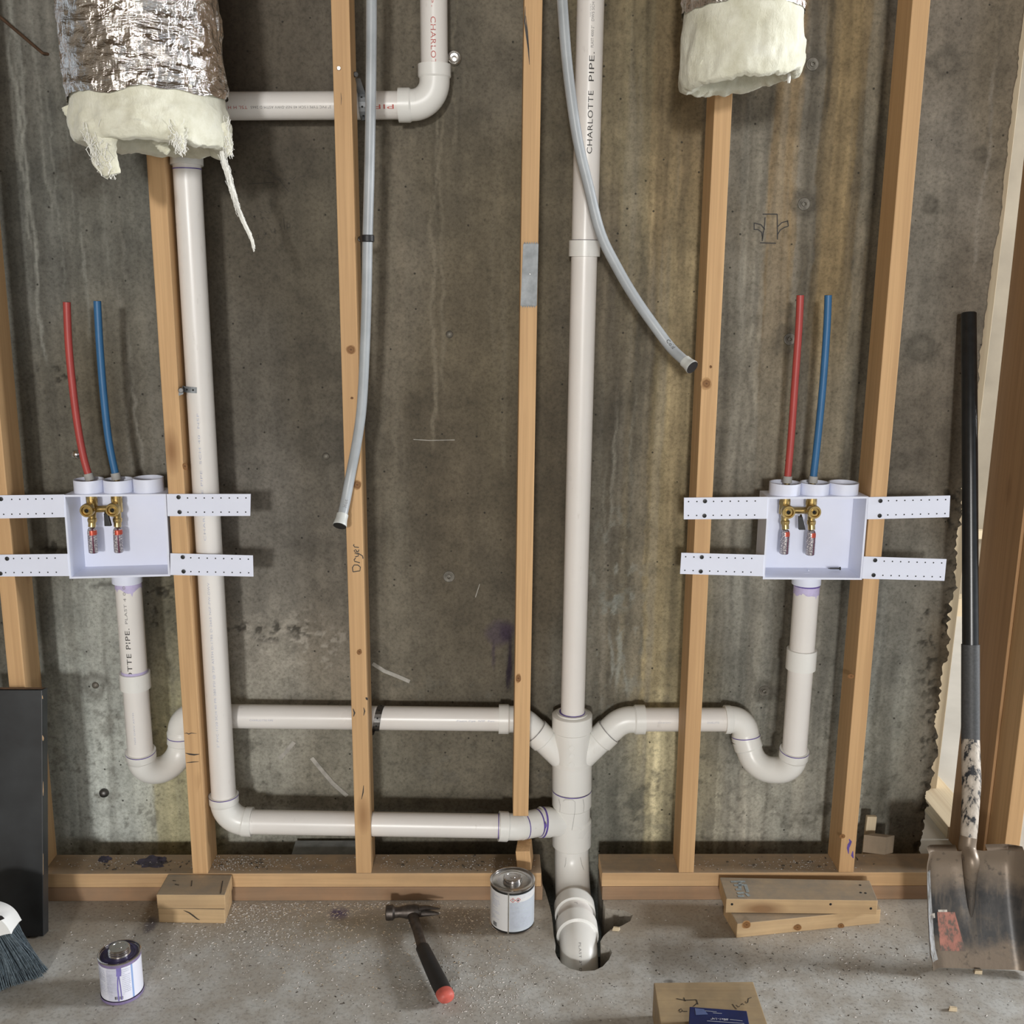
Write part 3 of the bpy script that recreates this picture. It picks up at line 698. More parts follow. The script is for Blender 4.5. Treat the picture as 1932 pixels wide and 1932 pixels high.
lplate = [o for o in C.objects if o.get('label') == 'dusty pine plate carrying the studs left of the drain'][0]
def spill(par, px, py, rx, ry, Z, seed):
    r6 = random.Random(seed); c_ = PZ(px, py, Z+.0005); vs = [c_]; n_ = 26
    for k in range(n_):
        a = 2*math.pi*k/n_; f_ = 1+.45*noise.noise(V((math.cos(a)*1.7, math.sin(a)*1.7, seed)))+r6.uniform(-.12, .12)
        q_ = PZ(px+rx*math.cos(a)*f_, py+ry*math.sin(a)*f_, Z+.0005); q_.y = max(q_.y, .003) if Z > 0 else q_.y; vs.append(q_)
    return mesh('purple_stain', vs, [(0, 1+k, 1+(k+1) % n_) for k in range(n_)], 'spill', par)
M['spill'] = plain('dried_purple_spill', (.055, .045, .085), .6, 0, .5, 60)
for (px, py, rx, ry, sd) in [(285, 1626, 27, 11, 1.3), (197, 1621, 12, 7, 4.1), (306, 1622, 10, 6, 7.7)]: spill(lplate, px, py, rx, ry, .076, sd)
def knot_mat():
    t = NT('wood_knot'); x, y, z = t.sep(t.map((1, 1, 1)))
    r = t.math('SQRT', t.math('ADD', t.math('MULTIPLY', x, x), t.math('MULTIPLY', z, z)))
    n = t.noise(t.map(), 160, 3)
    f = t.math('ADD', t.math('MULTIPLY', r, 60), t.math('MULTIPLY', t.math('SUBTRACT', n, .5), .35))
    return t.out(t.ramp(f, [(.0, (.11, .045, .014)), (.25, (.27, .135, .05)), (.42, (.20, .09, .03)), (.60, (.40, .225, .095)), (.85, (.52, .315, .145))]), .6, 0, .3)
M['knot'] = knot_mat()
def knot(par, c_, rx, rz, sd=0):
    n_ = 22; vs = [c_]
    for k in range(n_):
        a = 2*math.pi*k/n_; f_ = 1+.22*noise.noise(V((math.cos(a), math.sin(a), sd))); vs.append(c_+V((rx*math.cos(a)*f_, 0, rz*math.sin(a)*f_)))
    return mesh('knot', vs, [(0, 1+(k+1) % n_, 1+k) for k in range(n_)], 'knot', par, False, c_)
for k, (pr, px, py, rx, rz) in enumerate([(sC, 662, 660, .011, .010), (sC, 674, 915, .009, .012), (sC, 678, 1230, .006, .007), (sE, 1333, 724, .0125, .014), (sE, 1341, 692, .003, .004), (sF, 1606, 1276, .008, .006), (sB, 349, 880, .006, .009), (sF, 1589, 1578, .008, .006), (sC, 664, 751, .0035, .003), (sD, 978, 1280, .006, .012)]):
    knot(pr, P(px, py, -.0007), rx, rz, k*1.9)
# marks on the studs
def onP(pts, Y=-.0006): return [P(x, y, Y) for x, y in pts]
multi_ribbon('handwriting', [onP(s_) for s_ in [
    [(666, 1079), (679, 1077), (680, 1070), (675, 1066), (668, 1066), (665, 1071), (666, 1079)],
    [(679, 1062), (669, 1059), (668, 1056), (671, 1053)],
    [(670, 1051), (676, 1049), (677, 1046), (669, 1044), (676, 1044), (684, 1049), (685, 1054)],
    [(674, 1041), (671, 1037), (668, 1039), (670, 1042), (676, 1041), (677, 1037)],
    [(677, 1033), (669, 1032), (667, 1029), (668, 1027)]]], .0022, 'ink', sC)
for nm, pr, pts, wd in [('split', sD, [(991, 12), (990, 40), (994, 68), (997, 92), (999, 122)], .004), ('split', sD, [(992, 30), (995, 60), (998, 95)], .0025),
                    ('split', sC, [(643, 175), (644, 186), (643.5, 198)], .0012),
                    ('split', sC, [(686, 1482), (685, 1495), (682, 1508)], .003), ('scorch_mark', sC, [(666, 1337), (669, 1345), (667, 1352)], .004), ('scorch_mark', sC, [(686, 1335), (688, 1342), (686, 1350)], .003), ('scorch_mark', sC, [(690, 1316), (692, 1318), (693, 1321)], .006),
                    ('saw_mark', sB, [(348, 1384), (352, 1383), (356, 1385), (361, 1383), (371, 1384)], .0025), ('saw_mark', sB, [(350, 1421), (358, 1423), (366, 1424), (376, 1423)], .0045), ('saw_mark', sB, [(352, 1439), (362, 1438), (375, 1437)], .0025),
                    ('purple_stain', sF, [(1602, 1583), (1605, 1588), (1602, 1594), (1600, 1600), (1601, 1611)], .008), ('purple_stain', sF, [(1609, 1606), (1608, 1614), (1610, 1619)], .006)]:
    ribbon(nm, onP(pts), wd, 'purple' if 'purple' in nm else 'ink', pr, taper=True)
nl = empty('nail', P(639, 129, 0), 'bright nail head in the stud left of the hanging hose', 'nail')
disc('head', P(639.5, 129, -.0005), .0045, 'chrome', nl, h=.003)
tube('shank', [P(639.5, 129, 0), P(639.5, 129, 0)+V((0, .02, 0))], .0015, 'chrome', nl, 8)
# nail plate
np_ = empty('nail_plate', P(999, 517, 0), 'galvanised steel nail plate on the sawn off stud', 'nail plate')
c = [P(987, 460, -.002), P(1016, 460, -.002), P(1013, 577, -.002), P(982, 577, -.002)]
hexa('plate', [c[3], c[2], c[2]+V((0, .0018, 0)), c[3]+V((0, .0018, 0)), c[0], c[1], c[1]+V((0, .0018, 0)), c[0]+V((0, .0018, 0))], 'steel', np_, .0003)
for (y, x0, x1, s_) in [(460, 988, 1015, -1), (577, 984, 1011, 1)]:
    for k in range(6):
        x = x0+(x1-x0)*(k+.5)/6; a = P(x-2, y, -.002); b = P(x+2, y, -.002); t_ = P(x, y+s_*4, -.003)
        mesh('tooth', [a, b, t_, a+V((0, .0015, 0)), b+V((0, .0015, 0)), t_+V((0, .0015, 0))], [(0, 1, 2), (5, 4, 3), (0, 3, 4, 1), (1, 4, 5, 2), (2, 5, 3, 0)], 'steel', np_)
disc('dimple', P(1000, 517, -.0022), .002, 'chrome', np_, h=.0006)

# ================================================================ DRAIN SYSTEM
SY = .12          # depth of the stack axis
UY = .125         # depth of the upper branch lines
BY = .045         # depth of the box tailpieces and the left riser
R2, R3 = .0302, .0445
dr = empty('drain_pipe_system', P(1078, 1700, SY), 'white PVC drain system with centre stack, branches, two traps and left riser', 'drain pipes')
def pipe(pts, r=R2, R=None, nm='pipe', mat='pvc'):
    p = Path(fillet(pts, R) if R else pts)
    return tube(nm, p, r, mat, dr, 32), p
def fitting(nm, pts, R, r=R2, hub=.03, ends=(1, 1), rh=.0072, rm=.0038):
    p = Path(fillet(pts, R, 14)) if len(pts) > 2 else Path(pts)
    st = [(0, r+rh), (hub, r+rh), (hub+.004, r+rm)] if ends[0] else [(0, r+rm)]
    st += [(p.L-hub-.004, r+rm), (p.L-hub, r+rh), (p.L, r+rh)] if ends[1] else [(p.L, r+rm)]
    vs, fs = sweep(p, st, 36)
    return mesh(nm, vs, fs, 'fit', dr, True, None, .6), p
def ring(par, p, d, r, wd=.0028, mat='purple'):
    vs, fs = sweep(p, [(d-wd/2, r), (d+wd/2, r)], 32, False)
    return mesh('primer_ring', vs, fs, mat, par, True)
def dist_py(p, py, r, steps=300):
    """distance along a path whose camera side surface shows at image row py"""
    best = None
    for k in range(steps+1):
        d = p.L*k/steps; q_ = p.at(d)+V((0, -r, 0)); v_ = q_-CAM
        y = 966-F*v_.dot(UP)/v_.dot(_f)
        if best is None or abs(y-py) < best[0]: best = (abs(y-py), d)
    return best[1]
def dist_px(p, px, steps=300):
    best = None
    for k in range(steps+1):
        d = p.L*k/steps; v_ = p.at(d)-CAM; x = 966+F*v_.dot(RT)/v_.dot(_f)
        if best is None or abs(x-px) < best[0]: best = (abs(x-px), d)
    return best[1]
FRONT = V((0, -1, 0.12))

# --- centre stack, 2 inch upper part
top = P(1114.5, 0, SY); bot = P(1080, 1362, SY); d_ = (top-bot)/(top.z-bot.z)
stop = bot+d_*(3.08-bot.z)
o, ps = pipe([stop, bot])
def coupling(p, y0, y1, r=R2, rh=.0058, par=None):
    a, b = dist_py(p, y0, r+rh), dist_py(p, y1, r+rh)
    vs, fs = sweep(p, [(a, r+rh), (b, r+rh)], 36)
    return mesh('coupling', vs, fs, 'fit', dr, True, None, .6), a, b
cp, a_, b_ = coupling(ps, 452, 487)
ring(cp, ps, a_-.001, R2+.0006, .002, 'grey_ink')
face = V((-.12, -1, .1))
def ptext(s_, p, par, y0, y1, size, mat, r=R2, fc=FRONT, horiz=False, spacing=1.08, nm='printed_text'):
    d0, d1 = (dist_px(p, y0), dist_px(p, y1)) if horiz else (dist_py(p, y0, r), dist_py(p, y1, r))
    return cyl_text(nm, s_, p, d0, size, r, fc, mat, par, d1 < d0, spacing, 1, abs(d1-d0))
fx = V((.10, -1, .1))
ptext('CHARLOTTE', ps, o, 287, 173, .0165, 'ink', fc=fx)
ptext('PIPE.', ps, o, 156, 98, .0165, 'ink', fc=fx)
ptext('PLAST 4000 2"', ps, o, 93, 48, .0085, 'grey_ink', fc=fx)
ptext('DWS SCH 40 ASTM D 2665', ps, o, 42, -60, .0085, 'grey_ink', fc=fx)
ptext('NSF DWV', ps, o, 28, 6, .003, 'grey_ink', fc=V((-.08, -1, .1)))
# double wye, 3 inch
ax0, ax1 = P(1079.5, 1350, SY), P(1078.5, 1625, SY)
def AX(z):
    return ax0+(ax1-ax0)*((z-ax0.z)/(ax1.z-ax0.z))
def zfront(py, r): return P(1079, py, SY-r).z
zt, zh, zl, zb = zfront(1362, .0515), zfront(1392, .0515), zfront(1455, .0505), zfront(1505, .0515)
p3 = Path([AX(zt), AX(zb)])
rH = R3+.0065
wy = mesh('double_wye', *sweep(p3, [(0, .0405), (.0015, rH-.0015), (.0025, rH), (zt-zh, rH), (zt-zh+.004, R3+.002), (zt-zl-.008, R3+.002), (zt-zl, rH), (zt-zb, rH)], 44), 'fit', dr, True, None, .5)
lathe('reducer_ring', [(R2+.0005, 0), (R2+.009, 0), (R2+.009, .004), (R2+.0005, .004)], AX(zt)-V((0, 0, .0005)), 'fit', wy, 36)
lathe('primer_ring', [(R2, 0), (R2+.0025, 0), (R2+.0025, .0012), (R2, .0012)], AX(zt)+V((0, 0, .004)), 'purple', wy, 36)
for k in range(3): lathe('mould_mark', [(.007, 0), (.0072, .0006), (.0058, .0006), (.0055, .0001)], P(1079+(k % 2)*.6, (1412, 1427, 1443)[k], SY-R3-.0021), 'fit', wy, 20, V((0, -1, 0)))
zc_ = zfront(1447, 0)
cen = AX(P(1079, 1447, SY).z)
rp = [cen, P(1174, 1357.5, UY), P(1216, 1357.5, UY)]
lp_ = [cen, P(984, 1357, UY), P(941, 1356.5, UY)]
for arm, ringpx in ((rp, 1148), (lp_, 1010)):
    e = P(ringpx, 1380, UY); p_ = Path([cen, cen+(e-cen)*.78, e])
    L = p_.L
    mesh('wye_branch', *sweep(p_, [(0, R2+.003), (L-.034, R2+.003), (L-.031, R2+.0062), (L, R2+.0062)], 36), 'fit', wy, True, None, .6)
    c_ = arm[1]; el = [e-(e-cen).normalized()*.004, c_, arm[2]]
    o_, pe = fitting('elbow', el, .06, hub=.024, ends=(0, 1), rm=.0035)
    ring(o_, pe, .006, R2+.0064, .002, 'grey_ink')
    ring(o_, pe, pe.L+.001, R2+.001, .0025, 'grey_ink' if arm is rp else 'purple')
def bore(ob, a_, b_, r):
    cm = mesh('cutter', *sweep([a_, b_], [(0, r), ((b_-a_).length, r)], 28), 'stud')
    md = ob.modifiers.new('bore', 'BOOLEAN'); md.object = cm; md.operation = 'DIFFERENCE'; md.solver = 'EXACT'
    dg = bpy.context.evaluated_depsgraph_get(); dg.update()
    me2 = bpy.data.meshes.new_from_object(ob.evaluated_get(dg)); ob.modifiers.clear(); ob.data = me2
    bpy.data.objects.remove(cm)
bore(sC, P(600, 1552.5, BY+.002), P(760, 1555.5, BY+.004), R2+.0025)
# --- upper right branch to its trap
o, p_ = pipe([P(1214, 1357.5, UY), P(1374, 1357.5, UY)])
ptext('CHARLOTTE', p_, o, 1329, 1352, .006, 'blue_ink', fc=V((0, -1, .15)), horiz=True); ptext('SCH 40 DWV', p_, o, 1238, 1262, .0035, 'blue_ink', fc=V((0, -1, .15)), horiz=True)
o, pe = fitting('elbow', [P(1367, 1357.5, UY), P(1404, 1357, UY), P(1408, 1397, .118)], .038, hub=.014, rh=.006)
ring(o, pe, pe.L-.0135, R2+.0064, .0022); ring(o, pe, -.001, R2+.001, .0025, 'grey_ink')
def trap(pts, R, ringd=True):
    o_, p_ = fitting('trap_bend', pts, R, hub=.022, ends=(1, 1), rh=.006, rm=.003)
    ring(o_, p_, .001, R2+.0063, .0025); return o_, p_
o, p_ = trap([P(1499, 1414, BY), P(1493, 1455, BY+.01), P(1424, 1450, .095), P(1408, 1396, .118)], [.05, .055])
tr = [P(1522.5, 1098, BY), P(1498.5, 1420, BY)]
o, pt = pipe(tr)
coupling(pt, 1234, 1271)
ring(o, pt, dist_py(pt, 1235, R2), R2+.0006, .003, 'purple')
ring(o, pt, dist_py(pt, 1108, R2), R2+.001, .008, 'purple'); 
def smear(par, p, y, r, n=40, amp=.010, a0=0):
    vs, fs = [], []; d0 = dist_py(p, y, r)
    for k in range(n+1):
        a = math.pi*(-.1+1.2*k/n); t = p.tan(d0); s_ = t.cross(V((0, -1, 0))).normalized(); f_ = s_.cross(t)
        dn = (-f_ if f_.y > 0 else f_)
        dirn = s_*math.cos(a)+dn*math.sin(a)
        h = .008+amp*(.5+.5*noise.noise(V((k*.17+a0, a0, 0))))*(1 if k % 13 else 1.6)
        vs += [p.at(d0)+dirn*(r+.0004), p.at(d0+h)+dirn*(r+.0004)]
        if k: fs.append((2*k-2, 2*k-1, 2*k+1, 2*k))
    mesh('primer_smear', vs, fs, 'lilac', par, True)
smear(o, pt, 1111, R2, a0=3.1, amp=.022)
# --- upper left branch and its trap
ul = [P(343, 1350, UY), P(944, 1356.5, UY)]
o, p_ = pipe([P(372, 1350.5, UY), P(946, 1357, UY)])
ptext('Plastic Pipe  NSF  Pwv', p_, o, 862, 932, .006, 'blue_ink', fc=V((0, -1, .25)), horiz=True); ptext('CHARLOTTE PIPE', p_, o, 476, 520, .006, 'blue_ink', fc=V((0, -1, .1)), horiz=True)
o, pe = fitting('elbow', [P(380, 1350.5, UY+.003), P(341, 1349.5, .13), P(343, 1388, .131)], .042, hub=.012, rh=.006)
ring(o, pe, pe.L-.001, R2+.0064, .0025)
o, p_ = fitting('trap_bend', [P(265, 1416, BY), P(269, 1454, BY+.01), P(340, 1453, .125), P(343.5, 1388, .131)], .055, hub=.02, rh=.006, rm=.003)
ring(o, p_, .001, R2+.0063, .0025)
o, pt = pipe([P(241.5, 1096, BY), P(265, 1420, BY)])
ring(o, pt, dist_py(pt, 1274, R2), R2+.0006, .006, 'lilac'); coupling(pt, 1278, 1308)
ring(o, pt, dist_py(pt, 1277, R2), R2+.0007, .0022, 'purple')
ring(o, pt, dist_py(pt, 1100, R2), R2+.001, .006, 'purple'); smear(o, pt, 1101, R2, a0=7.7, amp=.02)
ptext('OTTE PIPE.', pt, o, 1284, 1186, .016, 'ink'); ptext('PLAST 4 0 0', pt, o, 1178, 1106, .009, 'grey_ink')
ptext('NSF DWV ASTM', pt, o, 1405, 1345, .005, 'blue_ink')
# --- left riser, its elbow and the lower branch
rt_, rb = P(352.5, 315, BY-.005), P(422, 1500, BY)
o, pl = pipe([P(351.5, 296, BY-.005), rb])
fitting('elbow', [P(352.5, 312, BY-.005), P(349, 212, BY), P(352, 200, .14), P(410, 200, .14)], .04, hub=.032, rh=.0050)[0]
ring(o, pl, dist_py(pl, 316, R2), R2+.0007, .0022, 'purple')
ptext('2" PVC-1120 SCH 40 PR 280 PSI @ 73F ASTM D-1785 D-2665 NSF-PW-DWV', pl, o, 1412, 1100, .0072, 'blue_ink', fc=V((.05, -1, .1)))
ptext('CHARLOTTE PIPE  SCH 40  NSF', pl, o, 1020, 780, .0068, 'blue_ink', fc=V((.0, -1, .1)))
cor = P(425.5, 1549.5, BY)
o, pe = fitting('elbow', [P(422, 1499, BY), cor, P(476, 1550.5, BY)], .055, hub=.020, rh=.0062)
ring(o, pe, .001, R2+.0066, .0022); ring(o, pe, pe.L+.001, R2+.001, .0028)
o, p_ = pipe([P(470, 1550.5, BY), P(945, 1558.5, BY+.006)])
ring(o, p_, dist_px(p_, 940), R2+.001, .0022)
e0, e1, e2 = P(941, 1558.8, BY+.006), P(975, 1560.2, BY+.01), P(1020, 1551, .09)
o, pe = fitting('elbow', [e0, e1, e1.lerp(e2, .25)], .05, hub=.022, ends=(1, 0), rh=.0072, rm=.0034)
o2, pe2 = pipe([e1.lerp(e2, .15), e2], R2+.0045, nm='street_elbow', mat='fit')
ring(o2, pe2, .0095, R2+.0049, .0028); ring(o2, pe2, dist_px(pe2, 1014), R2+.0049, .004)
ptext('SDR 35', pe2, o2, 997, 997.9, .004, 'grey_ink', r=R2+.0045, fc=V((.3, -1, .2)), horiz=True)
# sanitary tee and the sweep under the slab
z0_, z1_, z2_, z3_ = zfront(1506, .0515), zfront(1536, .0515), zfront(1566, .0505), zfront(1613, .0515)
pt3 = Path([AX(z0_), AX(z3_)])
te = mesh('sanitary_tee', *sweep(pt3, [(0, rH), (z0_-z1_, rH), (z0_-z1_+.004, R3+.003), (z0_-z2_-.006, R3+.003), (z0_-z2_, rH), (z0_-z3_-.002, rH), (z0_-z3_, rH-.002)], 44), 'fit', dr, True, None, .5)
ring(te, pt3, .001, rH+.0004, .0028)
pb = Path([e2+(e2-e1).normalized()*-.002, AX(P(1079, 1551, SY).z)])
mesh('tee_branch', *sweep(pb, [(0, R2+.0085), (.026, R2+.0085), (.034, R2+.006), (pb.L, R2+.009)], 36), 'fit', te, True, None, .6)
ring(te, pb, .004, R2+.009, .005)
ribbon('primer_drip', [P(1029, 1553, SY-.075), P(1029.5, 1558, SY-.075), P(1029, 1563, SY-.075)], .006, 'purple', te, taper=True)
for s_ in [[(1054, 1508), (1057, 1520), (1056, 1532)], [(1062, 1512), (1066, 1509), (1080, 1509), (1085, 1513), (1085, 1528), (1082, 1550), (1079, 1567)], [(1100, 1508), (1102, 1520), (1101, 1532)]]: ribbon('layout_mark', [P(x, y, SY-rH-.001) for x, y in s_], .0007, 'grey_ink', te)
# sweep elbow to the horizontal run, then down into the hole
AZ = -.02
a3 = AX(z3_+.004); hx_ = PZ(1092, 1790, AZ).x
c1 = V((a3.x+(AX(0).x-a3.x), SY, AZ)); end = V((hx_, -.20, AZ))
dirh = (end-c1).normalized()
el1 = [a3, c1, c1+dirh*((SY+.035)/abs(dirh.y))]
pe1 = Path(fillet(el1, .118, 16))
o, _ = tube('sweep_elbow', pe1, R3, 'fit', dr, 40, [(0, R3), (pe1.L-.045, R3+.001), (pe1.L-.041, rH), (pe1.L, rH)]), pe1
for s_ in [[(1068, 1618), (1067, 1630), (1063, 1645)], [(1095, 1618), (1098, 1632), (1103, 1645)]]: ribbon('layout_mark', [P(x, y, SY-R3-.004) for x, y in s_], .0007, 'grey_ink', o)
ring(o, pe1, pe1.L+.001, R3+.0012, .004)
run0 = el1[2]
o3 = tube('pipe', [run0-dirh*.02, run0+dirh*.06], R3, 'pvc', dr, 40)
ph3 = Path([run0-dirh*.02, run0+dirh*.06])
cyl_text('printed_text', '3"', ph3, .030, .010, R3, V((0, 0, 1)), 'grey_ink', o3, False)
s2 = run0+dirh*.042
pe3 = Path(fillet([s2, V((hx_, -.203, AZ))+V((dirh.x*.003, 0, 0)), V((hx_, -.203, -.3))], .085, 18))
o4 = tube('elbow', pe3, R3, 'fit', dr, 40, [(0, rH), (.044, rH), (.0465, R3+.0005), (pe3.L, R3)])
cyl_text('printed_text', 'PLAST 3" DWV', pe3, .085, .008, R3+.0005, V((0, -1, .6)), 'grey_ink', o4, False, 1.1)
# --- top line with the second elbow
tv = [P(818, -40, .14), P(819.5, 130, .14)]
dv = (tv[0]-tv[1])/(tv[0].z-tv[1].z); tv[0] = tv[1]+dv*(3.08-tv[1].z)
o, p_ = pipe(tv)
ptext('CHARLOT', p_, o, 31, 121, .016, 'red_ink'); ptext('e.', p_, o, -8, 14, .010, 'red_ink')
o, pe = fitting('elbow', [P(819.5, 122, .14), P(820.5, 198.5, .14), P(752, 198.5, .14)], .052, hub=.025, rh=.0068)
ring(o, pe, -.001, R2+.0009, .0025); ring(o, pe, pe.L+.001, R2+.0009, .0035)
o, p_ = pipe([P(757, 198.5, .14), P(385, 200.5, .14)])
ptext('PIP', p_, o, 747, 707, .0135, 'red_ink', fc=V((0, -1, -.25)), horiz=True)
ptext('2" PVC TYPE I SCH 40 NSF-DWV ASTM D 2665', p_, o, 628, 478, .0075, 'grey_ink', fc=V((0, -1, -.25)), horiz=True)
ptext('T5L H H', p_, o, 472, 436, .009, 'red_ink', fc=V((0, -1, -.25)), horiz=True)
ring(o, p_, dist_px(p_, 427), R2+.0009, .0045)

# --- metal pipe straps
def band(nm, c, r, axis, a0, a1, wd, mat, par, tail=None, n=20):
    """strap bent round a pipe from angle a0 to a1 about the axis, with an optional straight tail"""
    ax = V(axis).normalized(); f_ = V((0, -1, 0)); f_ = (f_-ax*f_.dot(ax)).normalized(); s_ = ax.cross(f_)
    pts = [V(c)+(f_*math.cos(a0+(a1-a0)*k/n)+s_*math.sin(a0+(a1-a0)*k/n))*r for k in range(n+1)]
    if tail is not None: pts += [V(t_) for t_ in tail]
    vs, fs = [], []
    for i, p in enumerate(pts):
        t_ = (pts[min(i+1, len(pts)-1)]-pts[max(i-1, 0)]).normalized(); nn = ax.cross(t_).normalized(); 
        for k, (h, q_) in enumerate(((-1, 0), (1, 0), (1, 1), (-1, 1))): vs.append(p+ax*(h*wd/2)+nn*(q_*.0009))
        if i:
            b = 4*i
            for k in range(4): fs.append((b-4+k, b-4+(k+1) % 4, b+(k+1) % 4, b+k))
    o_ = mesh(nm, vs, fs, mat, par, False)
    return o_, pts
def strap(label, c, r, axis, a0, a1, wd, mat, tail, screw=None, holes=6):
    e_ = empty('pipe_strap', c, label, 'pipe strap')
    o_, pts = band('band', c, r, axis, a0, a1, wd, mat, e_, tail)
    ax = V(axis).normalized()
    step = max(1, len(pts)//holes)
    for i in range(1, len(pts)-1, step):
        t_ = (pts[i+1]-pts[i-1]).normalized(); nn = (ax.cross(t_)).normalized()
        out_ = pts[i]-V(c)
        if nn.dot(out_) < 0: nn = -nn
        disc('hole', pts[i]+nn*.0011, .0022, 'hole', e_, nn, 10, .0003)
    if screw is not None:
        disc('screw', screw, .006, 'darksteel', e_, V((.3, -1, 0)), 12, .006)
    return e_
c = P(369.5, 733, BY-.003)
strap('perforated steel strap holding the tall left pipe to its stud', c, R2+.0012, (.06, 0, 1), 2.0, -.95, .0135, 'steel', [P(345, 738, -.006), P(337, 741, -.008)], P(341, 736, -.012), 7)
def slant_strap(label, px0, px1, py, Y, mat, end):
    """strap wound slantwise over the front of a level pipe"""
    a_, b_ = P(px0, py, Y), P(px1, py, Y); e_ = empty('pipe_strap', a_, label, 'pipe strap')
    pts = []
    for k in range(17):
        f_ = math.radians(-150+290*k/16); p = a_.lerp(b_, k/16)
        pts.append(p+V((0, -math.cos(f_), -math.sin(f_)))*(R2+.0014))
    pts.append(V(end)); vs, fs = [], []
    for i, p in enumerate(pts):
        n_ = (p-a_); n_.x = 0; n_.normalize()
        for (h, q_) in ((-1, 0), (1, 0), (1, 1), (-1, 1)): vs.append(p+V((h*.0085, 0, 0))+n_*(q_*.0009))
        if i:
            for k in range(4): fs.append((4*i-4+k, 4*i-4+(k+1) % 4, 4*i+(k+1) % 4, 4*i+k))
    mesh('band', vs, fs, mat, e_)
    for i in range(3, 16, 2):
        n_ = pts[i]-a_; n_.x = 0; n_.normalize(); disc('hole', pts[i]+n_*.001, .0024, 'hole', e_, n_, 10, .0003)
    return e_
e_ = slant_strap('perforated steel strap hanging the top pipe behind the stud', 682, 690, 199, .14, 'steel', P(690, 226, .10))
tube('strap_tail', [P(682, 176, .115), P(672, 148, .07)], .0085, 'steel', e_, 8, flat=.12)
disc('screw', P(670, 141, .05), .006, 'darksteel', e_, V((.5, -1, 0)), 12, .006)
slant_strap('dark steel strap round the upper left drain branch beside the handwritten stud', 723, 704, 1355, UY, 'darksteel', P(699, 1386, .085))

# ================================================================ WASHER OUTLET BOXES
def quadbox(name, TL, TR, BR, BL, depth, t, mat, parent):
    """open-fronted box: outer shell, inner shell, rim"""
    D = V((0, depth, 0)); c = [V(x) for x in (TL, TR, BR, BL)]
    cen_ = sum(c, V())/4; ux = (c[1]-c[0]).normalized(); uz = (c[0]-c[3]).normalized()
    inn = [c[0]+ux*t-uz*t, c[1]-ux*t-uz*t, c[2]-ux*t+uz*t, c[3]+ux*t+uz*t]
    tap = lambda q_: q_ + (cen_-q_)*.02
    vs = c + [tap(q_)+D for q_ in c] + inn + [tap(q_)+D-V((0, t, 0)) for q_ in inn]
    fs = []
    for i in range(4):
        j = (i+1) % 4
        fs += [(i, j, 4+j, 4+i), (8+j, 8+i, 12+i, 12+j), (i, 8+i, 8+j, j)]
    fs += [(4, 5, 6, 7), (15, 14, 13, 12)]
    o_ = mesh(name, vs, fs, mat, parent, False, cen_)
    bm_ = bmesh.new(); bm_.from_mesh(o_.data); bmesh.ops.recalc_face_normals(bm_, faces=bm_.faces); bm_.to_mesh(o_.data); bm_.free()
    return o_
def arm(par, q, screws, side, holes=9):
    """q = four image corners (outer-top, inner-top, inner-bottom, outer-bottom)"""
    Yf = -.0045
    c_ = [P(x, y, Yf) for x, y in q]; T = V((0, .0024, 0))
    a = hexa('bracket_arm', [c_[3], c_[2], c_[2]+T, c_[3]+T, c_[0], c_[1], c_[1]+T, c_[0]+T], 'box', par, .0006)
    for row in (.18, .82):
        o0, i0 = c_[0].lerp(c_[3], row), c_[1].lerp(c_[2], row)
        for k in range(holes):
            p = o0.lerp(i0, .055+(.85-.055)*k/(holes-1))
            if any((p-P(sx, sy, Yf)).length < .009 for sx, sy in screws): continue
            disc('nail_hole', p+V((0, -.0001, 0)), .0017, 'hole', a, n=8, h=.0003)
    for sx, sy in screws:
        s_ = lathe('screw', [(.0022, 0), (.0050, .0004), (.0050, .0012), (.0022, .0016), (.0018, .0006)], P(sx, sy, Yf), 'black', a, 12, V((0, -1, 0)))
    return a
